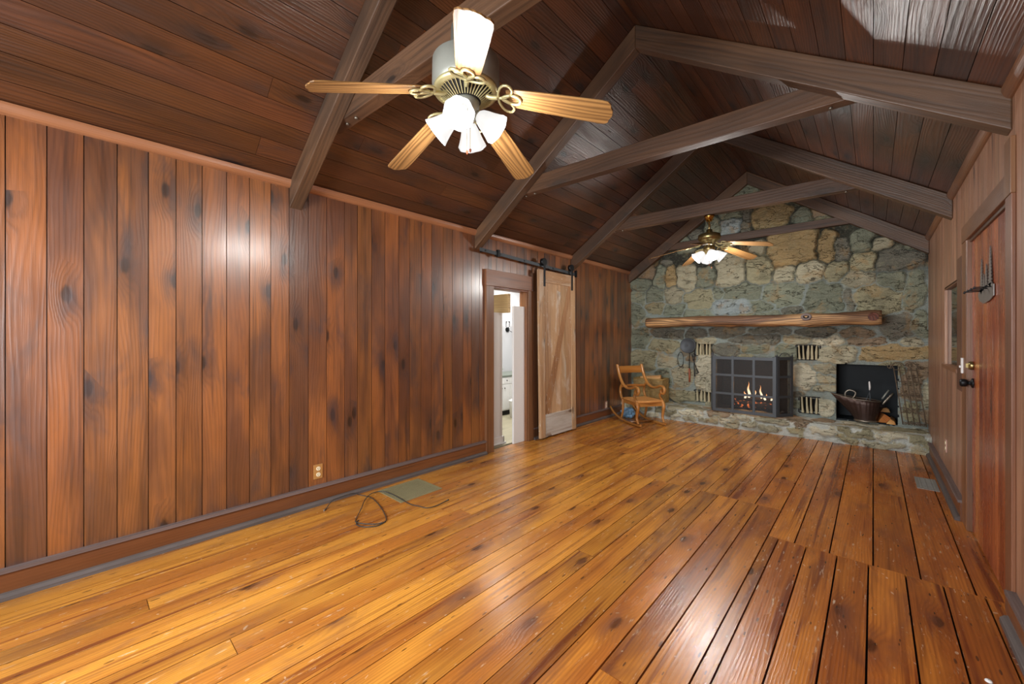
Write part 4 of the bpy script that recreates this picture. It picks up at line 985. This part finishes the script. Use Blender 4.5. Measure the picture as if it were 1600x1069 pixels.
# metal tree key rack on the door
kr = thing('key_rack', 'grey metal pine-tree silhouette key rack hanging on the red door', 'key rack', (XR + .025, 3.65, 1.65))
def tree(yc, zb, ht, wd, n):
    pts = [(yc, zb + ht)]
    R1 = []; L1 = []
    for i in range(n):
        t = (i + 1) / n; wv = wd * t * .5 + .006; z = zb + ht * (1 - t * .92)
        R1 += [(yc + wv, z), (yc + wv * .45, z - ht * .012)]; L1 += [(yc - wv, z), (yc - wv * .45, z - ht * .012)]
    return [(yc, zb + ht)] + R1 + [(yc + .008, zb), (yc - .008, zb)] + L1[::-1]
m = MB()
base = [(3.40, 1.585), (3.50, 1.565), (3.66, 1.555), (3.80, 1.58), (3.845, 1.62), (3.78, 1.655), (3.62, 1.66), (3.47, 1.665), (3.40, 1.65)]
for pl in (base, tree(3.49, 1.64, .24, .11, 11), tree(3.60, 1.64, .15, .09, 8), tree(3.74, 1.62, .22, .10, 10), tree(3.67, 1.64, .10, .07, 6)):
    m.prism([(p[0] + .07, p[1]) for p in pl][::-1], XR + .004, XR + .008, 'x', 'z')
m.build('silhouette_plate', M['outart'], kr, world=True)
for yk in (3.52, 3.63, 3.74, 3.85):
    MB().tube(smooth_curve([(XR + .004, yk, 1.64), (XR - .06, yk, 1.638), (XR - .06, yk, 1.63), (XR - .06, yk, 1.645)], 4), .0035, 6).build('hook', M['black'], kr, world=True)

# ------------------------------------------------------------------ outlets
def outlet(y, z, side, label, mat, w=.07, h=.115):
    X = XL if side < 0 else XR; s = 1 if side < 0 else -1
    t = thing('wall_outlet', label, 'outlet', (X, y, z), 0, 'electrical outlets')
    a, b = sorted((0, s * .006)); MB().box(a, b, -w / 2, w / 2, -h / 2, h / 2).build('cover_plate', mat, t, bevel=.0015)
    for dz in (-.024, .024):
        m = MB(); m.tube([(0, 0, dz), (s * .010, 0, dz)], .0165, 14, up=(0, 1, 0)); so = m.build('socket', M['ivory'], t)
        sl = MB(); a, b = sorted((s * .0095, s * .0106))
        for dy in (-.006, .006): sl.box(a, b, dy - .001, dy + .001, dz - .001, dz + .008)
        sl.box(a, b, -.002, .002, dz - .010, dz - .006); sl.build('slots', M['slot'], so)
    return t
outlet(1.322, .262, -1, 'brass-plated double outlet low on the left wall above the baseboard', M['brassplate'])
outlet(6.02, .21, -1, 'pinkish double outlet low on the left wall beside the rocking chair', M['pinkplate'])
outlet(5.35, .36, 1, 'pinkish outlet on the right wall below the small window', M['pinkplate'])
# ------------------------------------------------------------------ floor registers
def register(pts, label, mat, n):
    cx = sum(p[0] for p in pts) / 4; cy = sum(p[1] for p in pts) / 4
    t = thing('floor_register', label, 'floor vent', (cx, cy, 0), 0, 'floor vents')
    x0, x1 = min(p[0] for p in pts), max(p[0] for p in pts); y0, y1 = min(p[1] for p in pts), max(p[1] for p in pts); fr = .022
    m = MB(); m.box(x0, x1, y0, y0 + fr, 0, .004); m.box(x0, x1, y1 - fr, y1, 0, .004); m.box(x0, x0 + fr, y0 + fr, y1 - fr, 0, .004); m.box(x1 - fr, x1, y0 + fr, y1 - fr, 0, .004)
    m.build('vent_frame', mat, t, world=True, bevel=.001)
    MB().box(x0 + fr, x1 - fr, y0 + fr, y1 - fr, .0002, .0008).build('dark_duct', M['slot'], t, world=True)
    m = MB()
    for i in range(n):
        y = y0 + fr + (y1 - y0 - 2 * fr) * (i + .5) / n; m.box(x0 + fr, x1 - fr, y - (y1 - y0) / n * .30, y + (y1 - y0) / n * .30, .0008, .0030)
    for i in range(1, 4):
        x = x0 + (x1 - x0) * i / 4; m.box(x - .003, x + .003, y0 + fr, y1 - fr, .0030, .0036)
    m.build('louvres', mat, t, world=True)
register([(-3.21, 1.78), (-2.84, 2.20)] * 2, 'wide taupe floor vent by the left baseboard near the cable', M['grille'], 26)
register([(.291, 5.07), (.432, 5.46)] * 2, 'small grey floor vent near the right wall below the window', M['grille2'], 18)
# cable
pts = [(-3.164, 1.314), (-3.215, 1.388), (-3.235, 1.457), (-3.238, 1.567), (-3.22, 1.633), (-3.12, 1.665), (-2.968, 1.645), (-2.771, 1.589), (-2.64, 1.529), (-2.639, 1.463), (-2.707, 1.401), (-2.778, 1.37), (-2.847, 1.41), (-2.951, 1.5), (-3.075, 1.591), (-3.158, 1.691), (-3.145, 1.773), (-3.068, 1.82), (-2.918, 1.82), (-2.763, 1.811), (-2.668, 1.837), (-2.597, 1.862), (-2.577, 1.94), (-2.594, 2.05)]
P3 = [(p[0], p[1], .0065 + (.012 if 12 < i < 17 else 0) + (.03 if 1 <= i <= 3 else 0)) for i, p in enumerate(pts)]
cb = thing('coaxial_cable', 'dark grey coiled cable lying loose on the floor by the left vent', 'cable', (-2.9, 1.6, 0))
MB().tube(smooth_curve(P3, 6), .0034, 6).build('cable_run', M['cord'], cb, world=True)
MB().tube(smooth_curve([(-2.80, 1.40, .006), (-2.74, 1.355, .006), (-2.66, 1.38, .006), (-2.615, 1.45, .006), (-2.63, 1.52, .006)], 6), .0034, 6).build('second_loop', M['cord'], cb, world=True)
for p, q in ((pts[0], (-3.150, 1.295)), (pts[-1], (-2.597, 2.075))):
    MB().tube([(p[0], p[1], .0065), (q[0], q[1], .0065)], .006, 8).build('connector', M['tin'], cb, world=True)
# small white round foam/paper bit and paint flecks at lower right
tag(MB().lathe([(.001, .006), (.009, .005), (.012, 0)], 12, Matrix.Translation((.335, 2.41, 0))).build('disc', M['white']), 'tiny round white button on the floor at the lower right', 'disc')

# ------------------------------------------------------------------ room beyond the doorway
HX = -5.25
struct(MB().box(HX - .05, XL - .112, 2.4, 7.0, -.03, -.006, 'y').build('floor_hall', M['hallfloor']))
m = MB(); m.box(HX - .05, HX, 2.4, 7.0, 0, 2.4); m.box(HX, XL - .112, 6.9, 6.95, 0, 2.4); m.box(HX, XL - .112, 2.4, 2.45, 0, 2.4); m.box(XL - .13, XL - .112, 2.45, DY0 - .001, 0, 2.4); m.box(XL - .13, XL - .112, DY1 + .001, 6.9, 0, 2.4)
struct(m.build('wall_hall', M['greywall']))
struct(MB().box(HX - .05, XL - .112, 2.4, 7.0, 2.4, 2.45).build('ceiling_hall', M['white']))
struct(MB().box(-3.66, -3.50, 3.40, 3.664, 0, 1.66).build('wall_stub', M['whitewall'], bevel=.003))
m = MB(); m.box(-3.50, -3.482, 3.40, 3.68, 0, .09); m.box(-3.482, -3.465, 3.40, 3.70, 0, .02); m.box(-3.66, -3.482, 3.664, 3.68, 0, .09); struct(m.build('baseboard_hall', M['white'], bevel=.002))
tag(MB().box(-3.70, -3.40, 3.665, 3.71, 1.66, 1.90, 'x').build('header_beam', M['tanbeam'], bevel=.004), 'short tan wooden header beam above the white stub wall', 'beam')
MBp = MB().box(-3.385, -3.355, 3.72, 3.93, .0, 1.745); tag(MBp.build('white_panel', M['white'], bevel=.003), 'tall narrow white panel standing at the right side of the doorway', 'panel')
# vanity
v = thing('bathroom_vanity', 'white bathroom vanity seen through the doorway', 'cabinet', (-4.95, 5.3, 0))
MB().box(-5.24, -4.72, 4.75, 5.9, .08, .66).build('body', M['white'], v, world=True)
MB().box(-5.22, -4.76, 4.78, 5.88, 0, .08).build('toe_kick', M['slot'], v, world=True)
MB().box(-5.245, -4.70, 4.73, 5.92, .66, .69).build('countertop', M['counter'], v, world=True, bevel=.003)
for i, (a, b) in enumerate(((4.77, 4.94), (4.95, 5.12), (5.13, 5.30), (5.31, 5.48))):
    d = MB().box(-4.72, -4.705, a, b, .10, .53).build('cabinet_door', M['white'], v, world=True, bevel=.003)
    MB().lathe([(.004, 0), (.012, .012), (.001, .02)], 10, Matrix.Translation((-4.705, (b - .03) if i % 2 == 0 else (a + .03), .47)) @ Matrix.Rotation(PI / 2, 4, 'Y')).build('knob', M['black'], d, world=True)
for a, b in ((4.77, 5.12), (5.13, 5.48)):
    d = MB().box(-4.72, -4.705, a, b, .54, .65).build('drawer', M['white'], v, world=True, bevel=.003)
    MB().lathe([(.004, 0), (.012, .012), (.001, .02)], 10, Matrix.Translation((-4.705, (a + b) / 2 + .09, .60)) @ Matrix.Rotation(PI / 2, 4, 'Y')).build('knob', M['black'], d, world=True)
pt = thing('potted_plant', 'small green plant on the bathroom vanity counter', 'plant', (-4.85, 5.0, .69))
MB().lathe([(.03, 0), (.04, .05), (.042, .055)], 16).build('pot', M['white'], pt)
m = MB()
for k in range(26):
    a = R.uniform(0, 2 * PI); e = R.uniform(.2, 1.2); L = R.uniform(.05, .11); p = Vector((0, 0, .05)); q = p + Vector((math.cos(a) * math.cos(e), math.sin(a) * math.cos(e), math.sin(e))) * L
    m.tube([tuple(p), tuple((p + q) / 2 + Vector((0, 0, .01))), tuple(q)], [.002, .014, .002], 4, flat=.2)
m.build('foliage', M['plant'], pt)
sl = thing('wall_sconce', 'dark two-arm wall sconce with clear glass shades in the bathroom', 'wall lamp', (HX, 5.63, 1.5))
MB().tube([(0, 0, 0), (.015, 0, 0)], .05, 16).build('backplate', M['black'], sl)
for s in (-1, 1):
    MB().tube(smooth_curve([(.015, 0, .0), (.08, s * .05, -.05), (.12, s * .10, -.03), (.12, s * .11, .04)], 5), .006, 6).build('arm', M['black'], sl)
    MB().lathe([(.012, .04), (.04, .045), (.038, .06), (.040, .15)], 16, Matrix.Translation((.12, s * .11, 0))).build('glass_shade', M['glass'], sl)
bn = thing('waste_bin', 'white waste bin on the bathroom floor before the vanity', 'bin', (-4.50, 5.02, -.006))
MB().lathe([(.085, 0), (.10, .26), (.104, .27)], 24).build('bin_body', M['white'], bn)
MB().lathe([(.106, .27), (.106, .285), (.05, .31), (.001, .315)], 24).build('bin_lid', M['white'], bn)

# ------------------------------------------------------------------ lights
def area(name, loc, rot, sx, sy, e, col=(1, 1, 1)):
    l = bpy.data.lights.new(name, 'AREA'); l.shape = 'RECTANGLE'; l.size = sx; l.size_y = sy; l.energy = e; l.color = col
    o = bpy.data.objects.new(name, l); COL.objects.link(o); o.location = loc; o.rotation_euler = rot; return o
for lo, far in lights: lo.data.energy = 16 if not far else 26
area('back_fill_light', ((WX0 + WX1) / 2, YB - .35, (WZ0 + WZ1) / 2 + .1), (PI / 2, 0, 0), 2.4, 1.3, 240, (.93, .97, 1))  # added fill behind the camera, lifts the whole room
area('hall_fill_light', (-4.1, 4.0, 2.36), (0, 0, 0), .5, .5, 48, (1, .98, .95))  # added fill to brighten the hall, no ceiling fixture there
area('bath_fill_light', (-4.6, 5.6, 2.36), (0, 0, 0), .5, .5, 22, (1, .98, .95))  # second added fill above the bathroom end, without a fixture
area('porch_daylight', (XR + .75, 4.9, 2.5), (0, math.radians(25), 0), .5, 1.6, 12, (.95, .97, 1))
fl = bpy.data.lights.new('fire_light', 'POINT'); fl.energy = 4; fl.color = (1, .45, .15); fl.shadow_soft_size = .08
fo = bpy.data.objects.new('fire_light', fl); COL.objects.link(fo); fo.location = (-1.35, 6.97, .62)
wd = bpy.data.worlds.new('world'); bpy.context.scene.world = wd; wd.use_nodes = True
wd.node_tree.nodes['Background'].inputs[0].default_value = (.75, .85, 1, 1); wd.node_tree.nodes['Background'].inputs[1].default_value = .6

# ------------------------------------------------------------------ camera
cd = bpy.data.cameras.new('camera'); cam = bpy.data.objects.new('camera', cd); COL.objects.link(cam)
cd.sensor_width = 36; cd.lens = 620.3 / 1600 * 36; cd.clip_start = .02
cam.location = (0, 0, 1.35); cam.rotation_euler = (PI / 2, 0, math.radians(42.3))
cd.shift_y = -(534.5 - 527) / 1600
S = bpy.context.scene; S.camera = cam
S.view_settings.view_transform = 'Standard'; S.view_settings.look = 'None'; S.view_settings.gamma = 1; S.view_settings.use_curve_mapping = False
S.view_settings.exposure = 0.2
try:
    S.cycles.use_denoising = True; S.cycles.max_bounces = 8; S.cycles.diffuse_bounces = 4
    S.cycles.sample_clamp_indirect = 4
except Exception: pass
